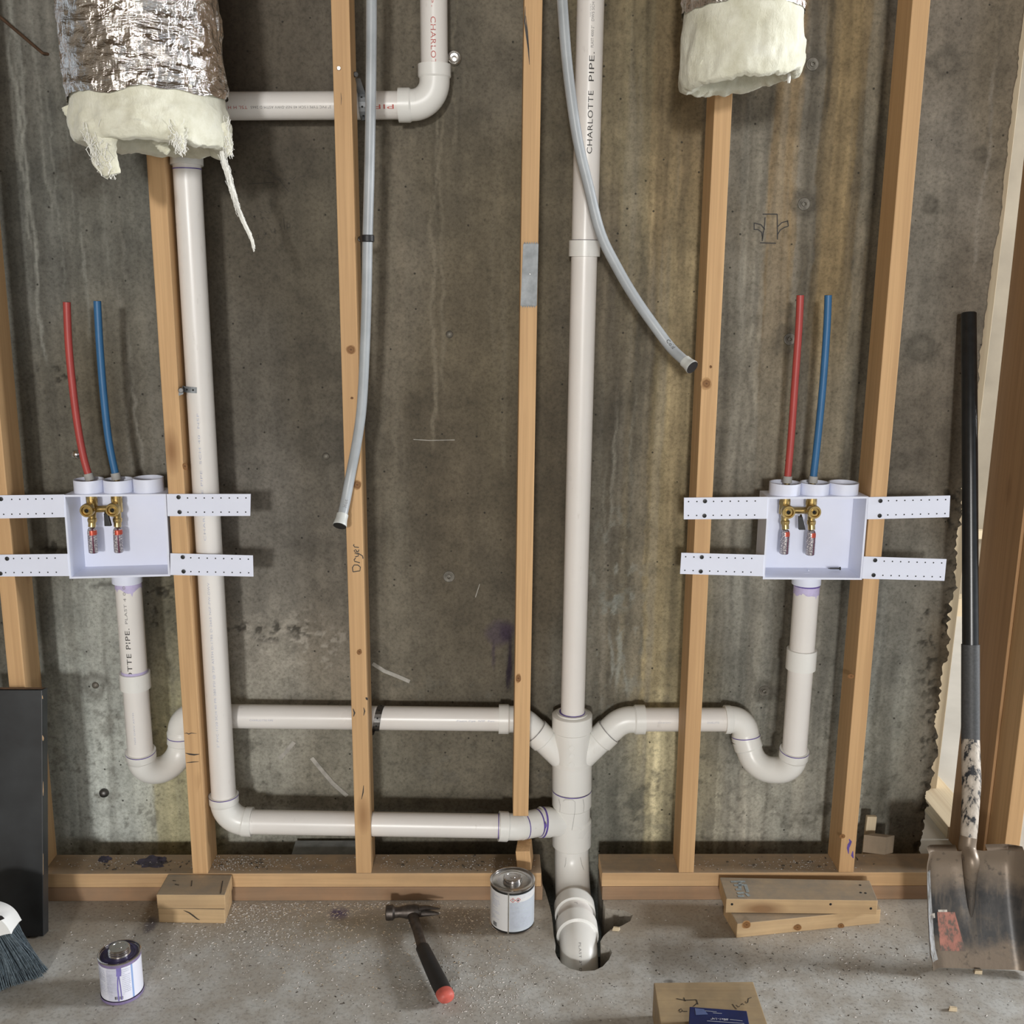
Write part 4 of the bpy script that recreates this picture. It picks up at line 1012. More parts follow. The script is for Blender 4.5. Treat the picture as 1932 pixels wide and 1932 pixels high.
def washer_box(label, TL, TR, BR, BL, cups, arms, valves, tail, tagpos, cross, rot):
    Yf = -.003
    root = empty('washer_outlet_box', P((BL[0]+BR[0])/2, BL[1], .04), label, 'outlet box', 'washer outlet boxes between studs')
    b_ = quadbox('body', P(*TL, Yf), P(*TR, Yf), P(*BR, Yf), P(*BL, Yf), .085, .0045, 'box', root)
    for q, scr, sd in arms: arm(root, q, scr, sd)
    for (x0, x1, yt, yb_) in cups:
        cx = (x0+x1)/2; zt_, zb_ = P(cx, yt, .006).z, P(cx, yb_, .006).z-.004
        r = (P(x1, yt, .04)-P(x0, yt, .04)).length/2*1.0
        base = V((P(cx, yt, .04).x, .04, zb_)); h = zt_-zb_
        lathe('tube_port', [(r, 0), (r, h), (r-.0028, h), (r-.0028, .001)], base, 'box', root, 36)
    # drain spigot below
    dx, dy = tail; d0 = P(dx, dy-12, BY); d1 = P(dx+rot, dy+6, BY)
    tube('drain_spigot', [d0, d1], R2+.0042, 'box', root, 32)
    # little moulded marks on the box floor
    yb2 = BL[1]-13
    boxx('mould_tab', P(dx-6, yb2, .03).x, P(dx+5, yb2, .03).x, .028, .031, P(dx, BL[1]-10, .03).z, P(dx, BL[1]-10, .03).z+.0015, 'box', root, 0)
    boxx('mould_tab', P(dx, yb2, .06).x, P(dx+2, yb2, .06).x, .05, .06, P(dx, BL[1]-10, .03).z, P(dx, BL[1]-10, .03).z+.004, 'box', root, 0)
    # valve pair
    va = empty('x', (0, 0, 0)) if False else None
    pts = [P(x, y, .044) for x, y in cross]
    vb = tube('valve', Path(pts), .008, 'brass', root, 18)
    ztop = P(TL[0], TL[1], Yf).z-.004
    for (vx, vy, ox, oy, ax_, ay0, ay1, lean) in valves:
        c0 = P(vx, vy, .044)
        up_ = V((c0.x, .044, ztop-.002))
        lathe('hex_nut', [(.0135, 0), (.0135, .010), (.0115, .012)], c0+V((0, 0, .010)), 'brass', vb, 6)
        tube('valve_body', [up_, c0+V((0, 0, .003)), c0-V((0, 0, .012))], .0125, 'brass', vb, 20)
        oc = P(ox, oy, .012)
        tube('outlet', [c0-V((0, 0, .004)), oc+V((0, .006, 0))], .0098, 'brass', vb, 20)
        lathe('outlet_nut', [(.0115, -.014), (.0158, -.012), (.0160, -.002), (.0148, .0015), (.0112, .0015), (.0098, -.0025), (.0072, -.0025), (.0070, -.0005), (.0050, -.0005), (.0046, -.006), (.0012, -.006)], oc, 'brass', vb, 28, V((0, -1, -.05)).normalized())
        disc('outlet_hole', oc+V((0, .0050, 0)), .0042, 'hole', vb, V((0, -1, -.05)), 14, .0004)
        t0_, t1_ = P(ax_, ay0, .030), P(ax_+lean, ay1, .030)
        n0 = P(vx+.5, vy+14, .036)
        tube('neck', Path([c0-V((0, .003, .008)), n0, t0_+V((0, 0, .002))]), .0085, 'brass', vb, 20)
        lathe('neck_nut', [(.0098, 0), (.0105, .002), (.0105, .008), (.009, .010)], n0.lerp(t0_, .45)-V((0, 0, .004)), 'brass', vb, 20)
        L = (t1_-t0_).length; axd = (t0_-t1_).normalized()
        ar = lathe('hammer_arrestor', [(.0085, 0), (.0104, .0015), (.0108, .004), (.0108, L-.008), (.0095, L-.003), (.0075, L)], t1_, 'arrestor', vb, 28, axd)
    hx0, hy0, hx1, hy1 = tagpos
    tube('valve_stem', [P(hx0, hy0, .04), P(hx0+.5, hy0+6, .026)], .0028, 'darksteel', vb, 10)
    a, b = P(hx0, hy0+3, .022), P(hx1, hy1, .018)
    sx = V((1, 0, 0)); w0, w1 = .0045, .0078
    hexa('handle', [b-sx*w1, b+sx*w1, b+sx*w1+V((0, .009, 0)), b-sx*w1+V((0, .009, 0)), a-sx*w0, a+sx*w0, a+sx*w0+V((0, .009, 0)), a-sx*w0+V((0, .009, 0))], 'blackrub', vb, .0015)
    return root
washer_box('white washer outlet box on the left, between the first two studs', (119, 934), (313, 932), (321, 1087), (131, 1092),
    [(140, 195, 909, 932), (196, 251, 909, 932), (252, 308, 906, 931)],
    [([(473, 932), (314, 932), (316, 974), (472, 973.5)], [(337, 938), (339, 966)], 1), ([(477, 1048), (321, 1044), (321, 1085), (478, 1088)], [(345, 1051), (346.5, 1078)], 1),
     ([(-32, 935), (121, 933), (122, 976), (-32, 979)], [(2, 941.5)], -1), ([(-30, 1047), (127, 1045), (131, 1087), (-30, 1088)], [(13.5, 1054), (1, 1082)], -1)],
    [(174, 956, 163, 964, 173.5, 996, 1043, 3), (221, 956, 211.5, 963, 222, 996, 1042, 2)], (239, 1092), (199, 966, 203, 993), [(172, 961), (224, 959)], 1)
washer_box('white washer outlet box on the right with a loose black screw inside', (1449, 938), (1639, 937), (1626, 1094), (1439, 1093),
    [(1452, 1510, 915, 936), (1510, 1564, 915, 936), (1564, 1619, 915, 936)],
    [([(1290.5, 939), (1449, 937.5), (1447, 979), (1290, 980)], [(1330, 945.5), (1329, 973)], -1), ([(1285.5, 1043), (1442, 1047), (1440, 1087.5), (1283, 1083)], [(1324, 1051), (1322, 1078)], -1),
     ([(1793, 935), (1638, 938), (1636, 980), (1791, 976)], [(1661, 945), (1659.5, 973)], 1), ([(1786, 1055), (1630, 1050), (1626, 1092), (1782, 1096)], [(1651, 1057), (1648, 1085)], 1)],
    [(1480, 960, 1488, 967, 1482, 1000, 1045, -3), (1530, 960, 1537, 967, 1531, 1001, 1047, -3)], (1522, 1095), (1511, 972, 1514, 1000), [(1478, 963), (1534, 963)], -1)
# loose screw in the right box
a, b = P(1562, 1071.5, .052), P(1586, 1069.5, .052); b.z = a.z
lz = P(1520, 1090, -.003).z+.0045+.0028; a.z = b.z = lz
tube('drywall_screw', Path([a, b]), .0016, 'black', None, 10, [(0, .0003), (.006, .0018), ((b-a).length-.004, .0020), ((b-a).length-.001, .0042), ((b-a).length, .0042)], origin=a)
tag(bpy.context.scene.objects['drywall_screw'], 'loose black screw lying inside the right washer box', 'screw')

# ================================================================ SUPPLY STUBS AND HOSES
def smooth_path(px, Y):
    pts = [P(x, y, Y[i] if hasattr(Y, '__len__') else Y) for i, (x, y) in enumerate(px)]
    out = []
    for i in range(len(pts)-1):
        p0, p1, p2, p3_ = pts[max(i-1, 0)], pts[i], pts[i+1], pts[min(i+2, len(pts)-1)]
        for k in range(6):
            t = k/6; out.append(.5*((2*p1)+(p2-p0)*t+(2*p0-5*p1+4*p2-p3_)*t*t+(3*p1-p0-3*p2+p3_)*t**3))
    out.append(pts[-1]); return Path(out)
def pex(label, px, mat, zb):
    e_ = empty('supply_tube', P(*px[-1], .04), label, 'water tube')
    p = smooth_path(px, .04)
    tube('tube', p, .0083, mat, e_, 20)
    lathe('cut_end', [(.0062, 0), (.0062, .0006)], p.at(.0)+V((0, 0, -.0004)), 'hole', e_, 16)
    b = p.at(p.L); t = p.tan(p.L)
    tube('crimp_sleeve', [b-t*.010, b+t*.006], .0105, 'greysleeve', e_, 20)
    tube('brass_stub', [b+t*.004, b+V((0, 0, -.034))], .007, 'brass', e_, 16)
pex('red water tube rising from the left washer box', [(126, 570), (129.5, 650), (137, 730), (146, 800), (157, 860), (168.5, 901)], 'redpex', 0)
pex('blue water tube rising from the left washer box', [(183.5, 568), (188, 650), (195, 740), (205, 830), (219, 900)], 'bluepex', 0)
pex('red water tube rising from the right washer box', [(1510, 557), (1507, 620), (1500, 720), (1493, 820), (1485.5, 906)], 'redpex', 0)
pex('blue water tube rising from the right washer box', [(1562.5, 557), (1560, 620), (1553, 720), (1543.5, 820), (1534, 906)], 'bluepex', 0)

def hose(label, px, Y, r, capn, hand):
    p = smooth_path(px, Y)
    e_ = empty('flexible_hose', p.at(p.L), label, 'hose', 'grey hoses hanging from above')
    h = tube('hose', p, r, 'hose', e_, 22)
    d = p.L-capn
    tube('end_cap', p, r, 'hosecap', e_, 24, [(d, r+.0003), (d+.001, r+.002), (d+capn*.45, r+.0022), (p.L-.002, r+.0045), (p.L, r+.0042)])
    t = p.tan(p.L); lathe('end_plug', [(r+.0038, -.001), (r+.0036, .0012)], p.at(p.L), 'blackrub', e_, 24, t)
    return e_, h, p
e1_, h1, hp1 = hose('grey hose hanging in front of the handwritten stud', [(701, -330), (701, -60), (700.5, 90), (699, 220), (696.5, 340), (693.5, 450), (692, 540), (689, 640), (683, 760), (674, 830), (662, 893), (650, 955), (641, 992)], [-.016]*11+[-.034, -.062], .0112, .030, 'HOT')
cyl_text('handwriting', 'Hot', hp1, dist_py(hp1, 962, .011), .012, .0112, V((.15, -1, 0)), 'grey_ink', h1, True)
e2_, h2, hp2 = hose('grey hose curving right towards the stud, marked cold', [(1053, -330), (1057, -80), (1060.5, 0), (1071, 130), (1089, 259), (1110, 350), (1133, 440), (1164.5, 505), (1198, 562), (1232, 611), (1265, 655), (1291, 680), (1306, 693)], [-.01]*10+[-.02, -.045, -.062], .0113, .026, 'Cold')
cyl_text('handwriting', 'Cold', hp2, dist_px(hp2, 1257), .013, .0113, V((.25, -1, .25)), 'ink', h2, False)
# black clip on the left hose
cp_ = hp1.at(dist_py(hp1, 451, .011)); e_ = empty('pipe_clip', cp_, 'black plastic clip holding the left hose to the stud', 'clip')
lathe('collar', [(.0125, -.0075), (.0145, -.006), (.0145, .006), (.0125, .0075)], cp_, 'blackrub', e_, 24)
tube('lug', [cp_+V((-.010, .006, 0)), P(680, 451, .004)], .0065, 'blackrub', e_, 12)
disc('clip_nail', P(679.5, 452, -.001), .0045, 'black', e_, h=.004)

# ================================================================ INSULATED DUCTS
def fbm(p, o=4):
    s_, a = 0, 1
    for k in range(o): s_ += a*noise.noise(p); p = p*2.03+V((3.1, 1.7, 5.2)); a *= .5
    return s_
def duct(label, top, bot, zt_, r0, r1, seed, skirt, thick):
    """foil jacket over glass wool; the wool shows below the torn end of the foil"""
    e_ = empty('insulated_duct', bot, label, 'air duct')
    n, mrows = 180, 90
    ax = (V(top)-V(bot)).normalized(); L = (V(top)-V(bot)).length
    sx = V((1, 0, 0)); sx = (sx-ax*sx.dot(ax)).normalized(); sy = ax.cross(sx)
    vs, fs = [], []
    for i in range(mrows+1):
        for j in range(n):
            a = 2*math.pi*j/n; u = i/mrows
            h = u*L; r = r1+(r0-r1)*u
            q_ = V((math.cos(a)*2.4, math.sin(a)*2.4, h*26+seed)); 
            wr_ = .0040*fbm(q_) + .0055*abs(fbm(V((math.cos(a)*2.2+a*.8, h*46, seed)), 3)) + .0028*noise.noise(V((a*9+h*20, h*9, seed)))
            edge_ = (1-u)**14*.007*fbm(V((math.cos(a)*2, math.sin(a)*2, seed)))
            vs.append(V(bot)+ax*(h+edge_*1.4)+(sx*math.cos(a)+sy*math.sin(a))*(r+wr_))
        if i:
            b = i*n
            for j in range(n): fs.append((b-n+j, b-n+(j+1) % n, b+(j+1) % n, b+j))
    mesh('foil_jacket', vs, fs, 'foil', e_, False, bot)
    # wool: outer side, torn lower lip, inner side
    n = 150; vs, fs = [], []
    prof = [(.99, .03, 0), (1.00, -.012, .006), (1.025, -.035, .010), (1.045, -.062, .014), (1.05, -.085, .018), (1.01, -.100, .018), (.92, -.104, .014), (.80, -.098, .012), (.72, -.08, .008), (.70, .0, .004), (.68, .12, .003)]
    pp = []
    for (a, b), k in zip(zip(prof, prof[1:]), range(99)):
        for s_ in range(4): pp.append(tuple(a[i]+(b[i]-a[i])*s_/4 for i in range(3)))
    pp.append(prof[-1])
    for i, (kr, kh, am) in enumerate(pp):
        for j in range(n):
            a = 2*math.pi*j/n; ca, sa = math.cos(a), math.sin(a)
            sk = skirt(a)
            q_ = V((ca*3, sa*3, kh*22+seed)); f_ = fbm(q_, 2); f2 = fbm(V((ca*11, sa*11, kh*70-seed)), 2)
            r = (r1*.985)*kr + am*(f_*.42+f2*.13); h = kh*(sk if kh < 0 else 1) + am*(f_*.6+f2*.16)
            vs.append(V(bot)+ax*h+(sx*ca+sy*sa)*r)
        if i:
            b = i*n
            for j in range(n): fs.append((b-n+j, b-n+(j+1) % n, b+(j+1) % n, b+j))
    fs.append(tuple(range((len(pp)-1)*n, len(pp)*n)))
    mesh('insulation', vs, fs, 'fibre', e_, True, bot)
    return e_
def wisp(par, px, Y, r0, seed=0, mat='fibre', flat=.5):
    p = smooth_path(px, Y); N = 26; st = []
    for k in range(N+1):
        u = k/N; st.append((p.L*u, max(.0006, r0[0]+(r0[1]-r0[0])*u)*(1+.35*noise.noise(V((u*7, seed, 0))))))
    return tube('torn_wool', p, 0, mat, par, 14, st, flat)
def strands(par, px, Y, spread, n_, r_, seed):
    r7 = random.Random(seed); p = smooth_path(px, Y); vs, fs = [], []
    for k in range(n_):
        d0, d1 = sorted((r7.uniform(0, p.L*.7), r7.uniform(p.L*.3, p.L))); N = 9; o0 = V((r7.uniform(-1, 1), r7.uniform(-1, 1), r7.uniform(-1, 1)))*spread; o1 = V((r7.uniform(-1, 1), r7.uniform(-1, 1), r7.uniform(-1, 1)))*spread
        if d1-d0 < .01: continue
        for i in range(N+1):
            u = i/N; d = d0+(d1-d0)*u; c_ = p.at(d)+o0.lerp(o1, u)*(1-.75*d/p.L)+V((noise.noise(V((u*4, k, 0))), 0, noise.noise(V((k, u*4, 3)))))*spread*.5
            for a in (0, 2.09, 4.19): vs.append(c_+V((math.cos(a), math.sin(a), 0))*r_)
            if i:
                b = len(vs)-6
                for j in range(3): fs.append((b+j, b+(j+1) % 3, b+3+(j+1) % 3, b+3+j))
    tag(mesh('wool_fibres', vs, fs, 'wisp', par), kind='stuff')
DY = -.20
bt = P(281, 196, DY); tp = P(258, 0, DY); ad = (tp-bt)/(tp.z-bt.z); tp = bt+ad*(3.05-bt.z)
rd = (P(424, 196, DY)-P(133, 196, DY)).length/2
d1 = duct('large foil wrapped duct with torn white insulation, upper left', tp, bt, 2.44, rd*1.03, rd*.985, 2.3, lambda a: .80+.14*math.cos(a-.1), .05)
wisp(d1, [(185, 225), (196, 262), (200, 290), (212, 330)], DY-.12, (.027, .016), 1)
wisp(d1, [(172, 240), (182, 285), (186, 312), (205, 335)], DY-.11, (.018, .004), 5)
wisp(d1, [(330, 240), (336, 262), (342, 284)], DY-.13, (.018, .006), 2); wisp(d1, [(300, 262), (310, 280), (318, 288)], DY-.08, (.016, .006), 3)
wisp(d1, [(415, 235), (426, 265), (434, 292)], DY-.03, (.016, .004), 4)
wisp(d1, [(418, 285), (424, 312), (433, 340), (446, 385), (460, 420), (472, 446), (480, 474)], DY-.02, (.0040, .0009), 6, 'wisp')
strands(d1, [(417, 280), (424, 312), (433, 340), (446, 385), (460, 420), (472, 446), (481, 476)], DY-.02, .0085, 130, .0005, 3); strands(d1, [(180, 235), (188, 275), (196, 305), (216, 338)], DY-.12, .03, 160, .0006, 4); strands(d1, [(330, 240), (338, 268), (344, 294)], DY-.13, .022, 90, .0006, 5); strands(d1, [(415, 235), (426, 265), (436, 298)], DY-.03, .02, 90, .0006, 6); wisp(d1, [(129, 200), (136, 216), (150, 240)], DY-.02, (.014, .012), 11)
DY2 = -.155
bt = P(1402, 28, DY2); tp = V((P(1402, -60, DY2).x+.0, DY2, 3.05))
rd2 = (P(1514, 60, DY2)-P(1284, 60, DY2)).length/2
d2 = duct('small foil wrapped duct with torn insulation above the right hand stud', tp, bt, 2.44, rd2*1.0, rd2*.98, 8.1, lambda a: 1.25-.14*math.cos(a), .05)
wisp(d2, [(1318, 105), (1309, 130), (1307, 155)], DY2-.035, (.016, .002), 12); wisp(d2, [(1492, 85), (1491, 112), (1489, 136), (1488, 157)], DY2-.03, (.010, .0025), 13, 'wisp', 1)
wisp(d2, [(1478, 88), (1464, 112), (1456, 136)], DY2-.06, (.013, .002), 14); wisp(d2, [(1325, 112), (1345, 126), (1362, 138)], DY2-.07, (.014, .006), 15)

# ================================================================ WALL DETAILS
def wp(px, py, d=.0): return P(px, py, WY-d)
ties = [(857, 110, 'ring', 'steel form tie cup on the wall beside the top elbow'), (848, 631, 'nub', 'small form tie nub on the wall, third bay, at mid height'), (847, 1088, 'ring2', 'form tie cup low on the wall in the third bay'),
        (145, 857, 'ball', 'shiny round form tie end left of the red tube'), (197, 1495, 'ball2', 'round form tie end low on the wall under the left trap'), (180, 1293, 'nub', 'rusty form tie nub left of the left trap pipe'),
        (1533, 121, 'ring2', 'form tie cup on the wall near the small foil duct'), (1517, 385, 'ring2', 'form tie cup on the wall above the pen sketch'), (1490, 640, 'ring2', 'form tie cup behind the right red tube'), (615, 861, 'nub', 'small form tie nub on the wall left of the hose cap'), (1442, 1304, 'ring2', 'form tie cup on the wall left of the right trap pipe')]
for (px, py, kd, lab) in ties:
    c = wp(px, py, .0005)
    if kd == 'ring': pr = [(.0165, 0), (.0165, .010), (.0140, .013), (.0115, .010), (.0100, .004), (.006, .0035), (.0055, .006), (.002, .0065)]; mt = 'chrome'
    elif kd == 'ball': pr = [(.010, 0), (.0115, .005), (.010, .010), (.006, .013), (.002, .014)]; mt = 'chrome'
    elif kd == 'ball2': pr = [(.012, 0), (.0125, .005), (.010, .010), (.006, .013), (.002, .014)]; mt = 'darksteel'
    elif kd == 'ring2': pr = [(.015, 0), (.014, .0015), (.0115, .0018), (.009, .0008), (.0062, .0010), (.0060, .006), (.0035, .0065), (.0025, .002)]; mt = 'tie'
    else: pr = [(.009, 0), (.008, .003), (.005, .005), (.002, .006)]; mt = 'tie'
    tag(lathe('form_tie', pr, c, mt, None, 24, V((0, -1, 0))), lab, 'form tie', 'form ties in the concrete wall')
tag(tube('rebar', Path([P(-60, -20, WY-.06), P(0, 32, WY-.04), P(80, 100, WY-.012), P(93, 103, WY+.004)]), .0035, 'rust', None, 10, origin=P(80, 100, WY-.012)), 'thin rusty rod sticking out of the wall, top left', 'rod')
# pen sketch of a double wye, and the scribbled notes
def wr2(nm, strokes, wd, mat='pencil'):
    for s_ in strokes: ribbon(nm, [wp(x, y, .0020) for x, y in s_], wd, mat, wall)
wr2('pen_sketch', [[(1439, 404), (1466.5, 404)], [(1466.5, 404), (1467, 452)], [(1443.5, 410), (1442, 430), (1438, 455)], [(1434, 458), (1464, 459)],
    [(1467, 428), (1475, 420), (1486, 417)], [(1467, 443), (1472, 434), (1480, 429), (1487, 427)], [(1486, 416), (1487.5, 427)], [(1443, 433), (1436, 424), (1424, 421)], [(1439, 450), (1437, 438), (1430, 433), (1424, 433)], [(1423, 420), (1423, 434)], [(1440, 436), (1438, 452)]], .0024, 'ink')
wr2('wall_note', [[(482, 446), (487, 442), (488, 446), (485, 452), (493, 449)], [(499, 438), (503, 443)], [(503, 438), (499, 444)], [(511, 432), (512, 439), (520, 436)], [(518, 430), (519, 441)],
    [(531, 422), (527, 424), (530, 428), (532, 432), (528, 433)], [(535, 411), (537, 434)], [(541, 424), (542, 434)], [(541, 423), (547, 422), (547, 428), (542, 430)],
    [(489, 398), (495, 401)], [(499, 398), (504, 402)], [(506, 398), (510, 402)], [(492, 412), (498, 410), (500, 413)], [(503, 410), (508, 413)],
    [(515, 335), (522, 340), (528, 337), (530, 342)], [(535, 337), (541, 340)], [(545, 335), (552, 339), (558, 333)], [(566, 334), (576, 331)], [(470, 347), (515, 344), (514, 353)], [(495, 322), (508, 323), (528, 341), (545, 362)]], .0011)
wr2('scratch', [[(588, 1430), (606, 1452), (628, 1478), (655, 1502)], [(555, 1400), (540, 1418), (527, 1432)]], .011, 'pale_scratch')
wr2('scratch', [[(703, 1252), (725, 1266), (750, 1276), (773, 1286)]], .010, 'pale_scratch')
wr2('scratch', [[(780, 829), (810, 831), (858, 830)], [(905, 1102), (897, 1127)]], .0018, 'pale_scratch')

# ================================================================ THINGS ON AND BY THE PLATE
# grey board scrap behind the plate
a, b = P(552, 1606, .15), P(676, 1606, .15)
tag(hexa('board_scrap', [(a.x, .10, .0), (b.x, .10, .0), (b.x, .185, .0), (a.x, .185, .0), (a.x+.002, .10, .052), (b.x, .10, .052), (b.x, .185, .060), (a.x+.002, .185, .060)], plain('grey_scrap', (.24, .25, .25), .6, .1, .25, 30), None, .002), 'grey scrap board wedged in the gap behind the left plate', 'scrap')
# offcuts
def block4(name, top4, z1, z0, mat, label, cat='wood block', bot4=None, grain=True):
    """block from four image points of its top face (fl, fr, br, bl)"""
    t4 = [PZ(x, y, z1) for x, y in top4]
    b4 = [V((p.x, p.y, z0)) for p in t4]
    # build along local z = left to right so the grain runs along the block
    o_ = hexa(name, b4+t4, mat, None, .0018, (t4[0]+t4[1])/2)
    me_ = o_.data; q_ = V((0, 0, 1)).rotation_difference((t4[1]-t4[0]).normalized())
    if grain:
        inv = q_.inverted().to_matrix().to_4x4(); me_.transform(inv); place(o_, WM[o_] @ q_.to_matrix().to_4x4())
    return tag(o_, label, cat)
top4 = [(295, 1688), (424, 1688.5), (437.5, 1650.5), (317, 1649.5)]
block4('wood_block', top4, .076, .0385, 'block', 'upper of two stacked offcuts in front of the left plate')
block4('wood_block', [(298, 1714), (423.5, 1716), (437, 1676), (318, 1675)], .038, 0, 'block', 'lower of two stacked offcuts in front of the left plate')
tb = block4('wood_board', [(1370.4, 1696), (1656.5, 1699), (1640.6, 1661), (1357.5, 1655)], .0765, .039, 'block', 'upper of two stacked short boards left of the shovel, with a grade stamp')
block4('wood_board', [(1391, 1743), (1662, 1716), (1645, 1680), (1366, 1700)], .038, 0, 'block', 'lower of two stacked short boards left of the shovel, turned askew')
lb = [o for o in C.objects if o.get('label', '').startswith('lower of two stacked short')][0]
fl_, fr_ = PZ(1391, 1743, .038), PZ(1662, 1716, .038)
for k, (px, py, rx, rz) in enumerate([(1408, 1744, .011, .011), (1504, 1749, .010, .008), (1586, 1746, .008, .006)]):
    d_k = ray(px, py); nn = V((fl_.y-fr_.y, fr_.x-fl_.x, 0)).normalized(); t_k = (fl_-CAM).dot(nn)/d_k.dot(nn); knot(lb, CAM+d_k*t_k-nn*.0022, rx, rz, k*2.3+.5)
ub = [o for o in C.objects if o.get('label', '').startswith('upper of two stacked short')][0]
fl_, fr_ = PZ(1370.4, 1696, .0765), PZ(1656.5, 1699, .0765); nn = V((fl_.y-fr_.y, fr_.x-fl_.x, 0)).normalized()
for (px, py) in [(1381, 1706), (1567, 1706), (1643, 1714)]:
    d_k = ray(px, py); t_k = (fl_-CAM).dot(nn)/d_k.dot(nn); disc('nail_hole', CAM+d_k*t_k-nn*.0002, .0032, 'hole', ub, -nn, 10, .0004)
lw = [o for o in C.objects if o.get('label', '').startswith('lower of two stacked offcuts')][0]
yk = PZ(360, 1715, .038).y-.0022
ribbon('crack', [P(x, y, yk) for x, y in [(346, 1718), (356, 1722), (363, 1727), (372, 1734), (377, 1736)]], .003, 'ink', lw, taper=True)
uw = [o for o in C.objects if o.get('label', '').startswith('upper of two stacked offcuts')][0]
for s_ in [[(362, 1661), (361, 1672)], [(420, 1662), (416, 1686)], [(330, 1668), (338, 1670)], [(326, 1661), (332, 1662)]]: ribbon('dark_scuff', [PZ(x, y, .0768) for x, y in s_], .002, 'ink', uw, V((0, 0, 1)))
def onZ(pts, Z): return [PZ(x, y, Z+.0006) for x, y in pts]
for s_ in [[(1379, 1663.5), (1406, 1663)], [(1385, 1670), (1392, 1670), (1404, 1669)], [(1388, 1678), (1400, 1678)], [(1391, 1685), (1404, 1684)], [(1392, 1691), (1404, 1690)], [(1408, 1685), (1414, 1691)], [(1396, 1664), (1396, 1676)], [(1406, 1668), (1411, 1683)]]:
    ribbon('grade_stamp', onZ(s_, .0765), .008, plain('stamp_ink', (.27, .30, .30), .8, 0, .3, 200) if 'stamp_ink' not in bpy.data.materials else bpy.data.materials['stamp_ink'], tb, V((0, 0, 1)))
for (x, y) in [(1623, 1670), (1633, 1685), (1624, 1684)]: disc('nail_hole', PZ(x, y, .0767), .003, 'hole', tb, V((0, 0, 1)), 10, .0004)
# little block and stick behind the plate, beside the shovel
zb_ = .0765
q = [PZ(1627, 1608, zb_), PZ(1669, 1613, zb_), PZ(1685, 1609, zb_)]
dpt = V((.012, .035, 0))
b4 = [q[0], q[1], q[2], q[2]-q[1]+q[0]]
tag(hexa('wood_block', b4+[p+V((0, 0, .05)) for p in b4], 'dusty', None, .0012), 'small dusty offcut sitting on the plate beside the shovel', 'wood block')
ps_ = P(1643, 1600, .11)
tag(board('wood_stick', (ps_.x-.002, .13, -.02), (ps_.x+.004, .135, P(1646, 1541, .13).z), .026, .012, 'pale'), 'short pale stick standing behind the small dusty offcut', 'stick')

# bottom centre block with the carton
Zk = .08
blk = block4('wood_block', [(1247, 1938), (1450, 1938), (1421, 1852), (1233.4, 1854)], Zk, 0, 'block2', 'wide offcut at the bottom edge with the blue carton on it')
# lengthen towards the camera
for s_ in [[(1276, 1884), (1292, 1887), (1314, 1886)], [(1314, 1886), (1317, 1895)], [(1316, 1892), (1308, 1899)], [(1290, 1882), (1293, 1889)], [(1281, 1906), (1285, 1903), (1288, 1907), (1284, 1910), (1281, 1906)], [(1289, 1908), (1297, 1908)]]:
    ribbon('pen_mark', onZ(s_, Zk), .0018, 'ink', blk, V((0, 0, 1)))
for s_ in [[(1382, 1894), (1386, 1900), (1390, 1904)], [(1389, 1896), (1393, 1900), (1396, 1898)], [(1398, 1896), (1401, 1893), (1404, 1896)], [(1406, 1889), (1408, 1893), (1411, 1891), (1412, 1884), (1418, 1882)]]:
    ribbon('handwriting', onZ(s_, Zk), .0016, 'ink', blk, V((0, 0, 1)))
zc2 = Zk+.034
c4 = [PZ(1298, 1960, zc2), PZ(1420, 1966, zc2), PZ(1409, 1907, zc2), PZ(1301, 1899, zc2)]
ct = empty('screw_carton', V((c4[0].x, c4[0].y, Zk)), 'dark blue screw carton on the offcut at the bottom edge', 'carton')
hexa('carton', [V((p.x, p.y, Zk+.0005)) for p in c4]+c4, 'bluebox', ct, .0015)
ux = (c4[0]-c4[3]).cross(V((0, 0, 1))); ux = (c4[3]-c4[2]).normalized(); uy = (c4[0]-c4[3]).normalized()
flat_text('printed_text', '#8x1-1/4"', PZ(1374, 1922, zc2+.0006), ux, uy, .0085, plain('white_print', (.62, .64, .7), .5), ct)
M['wprint'] = bpy.data.materials['white_print']
for s_ in [[(1377, 1923.5), (1401, 1926)], [(1334, 1926), (1404, 1931)], [(1320, 1906), (1352, 1909)], [(1345, 1911), (1362, 1912)]]:
    ribbon('printed_line', onZ(s_, zc2), .0009, 'wprint', ct, V((0, 0, 1)))
mesh('printed_panel', onZ([(1311, 1902), (1328, 1904), (1336, 1914), (1313, 1915)], zc2), [(0, 1, 2, 3)], plain('pale_blue_print', (.10, .14, .30), .5), ct)

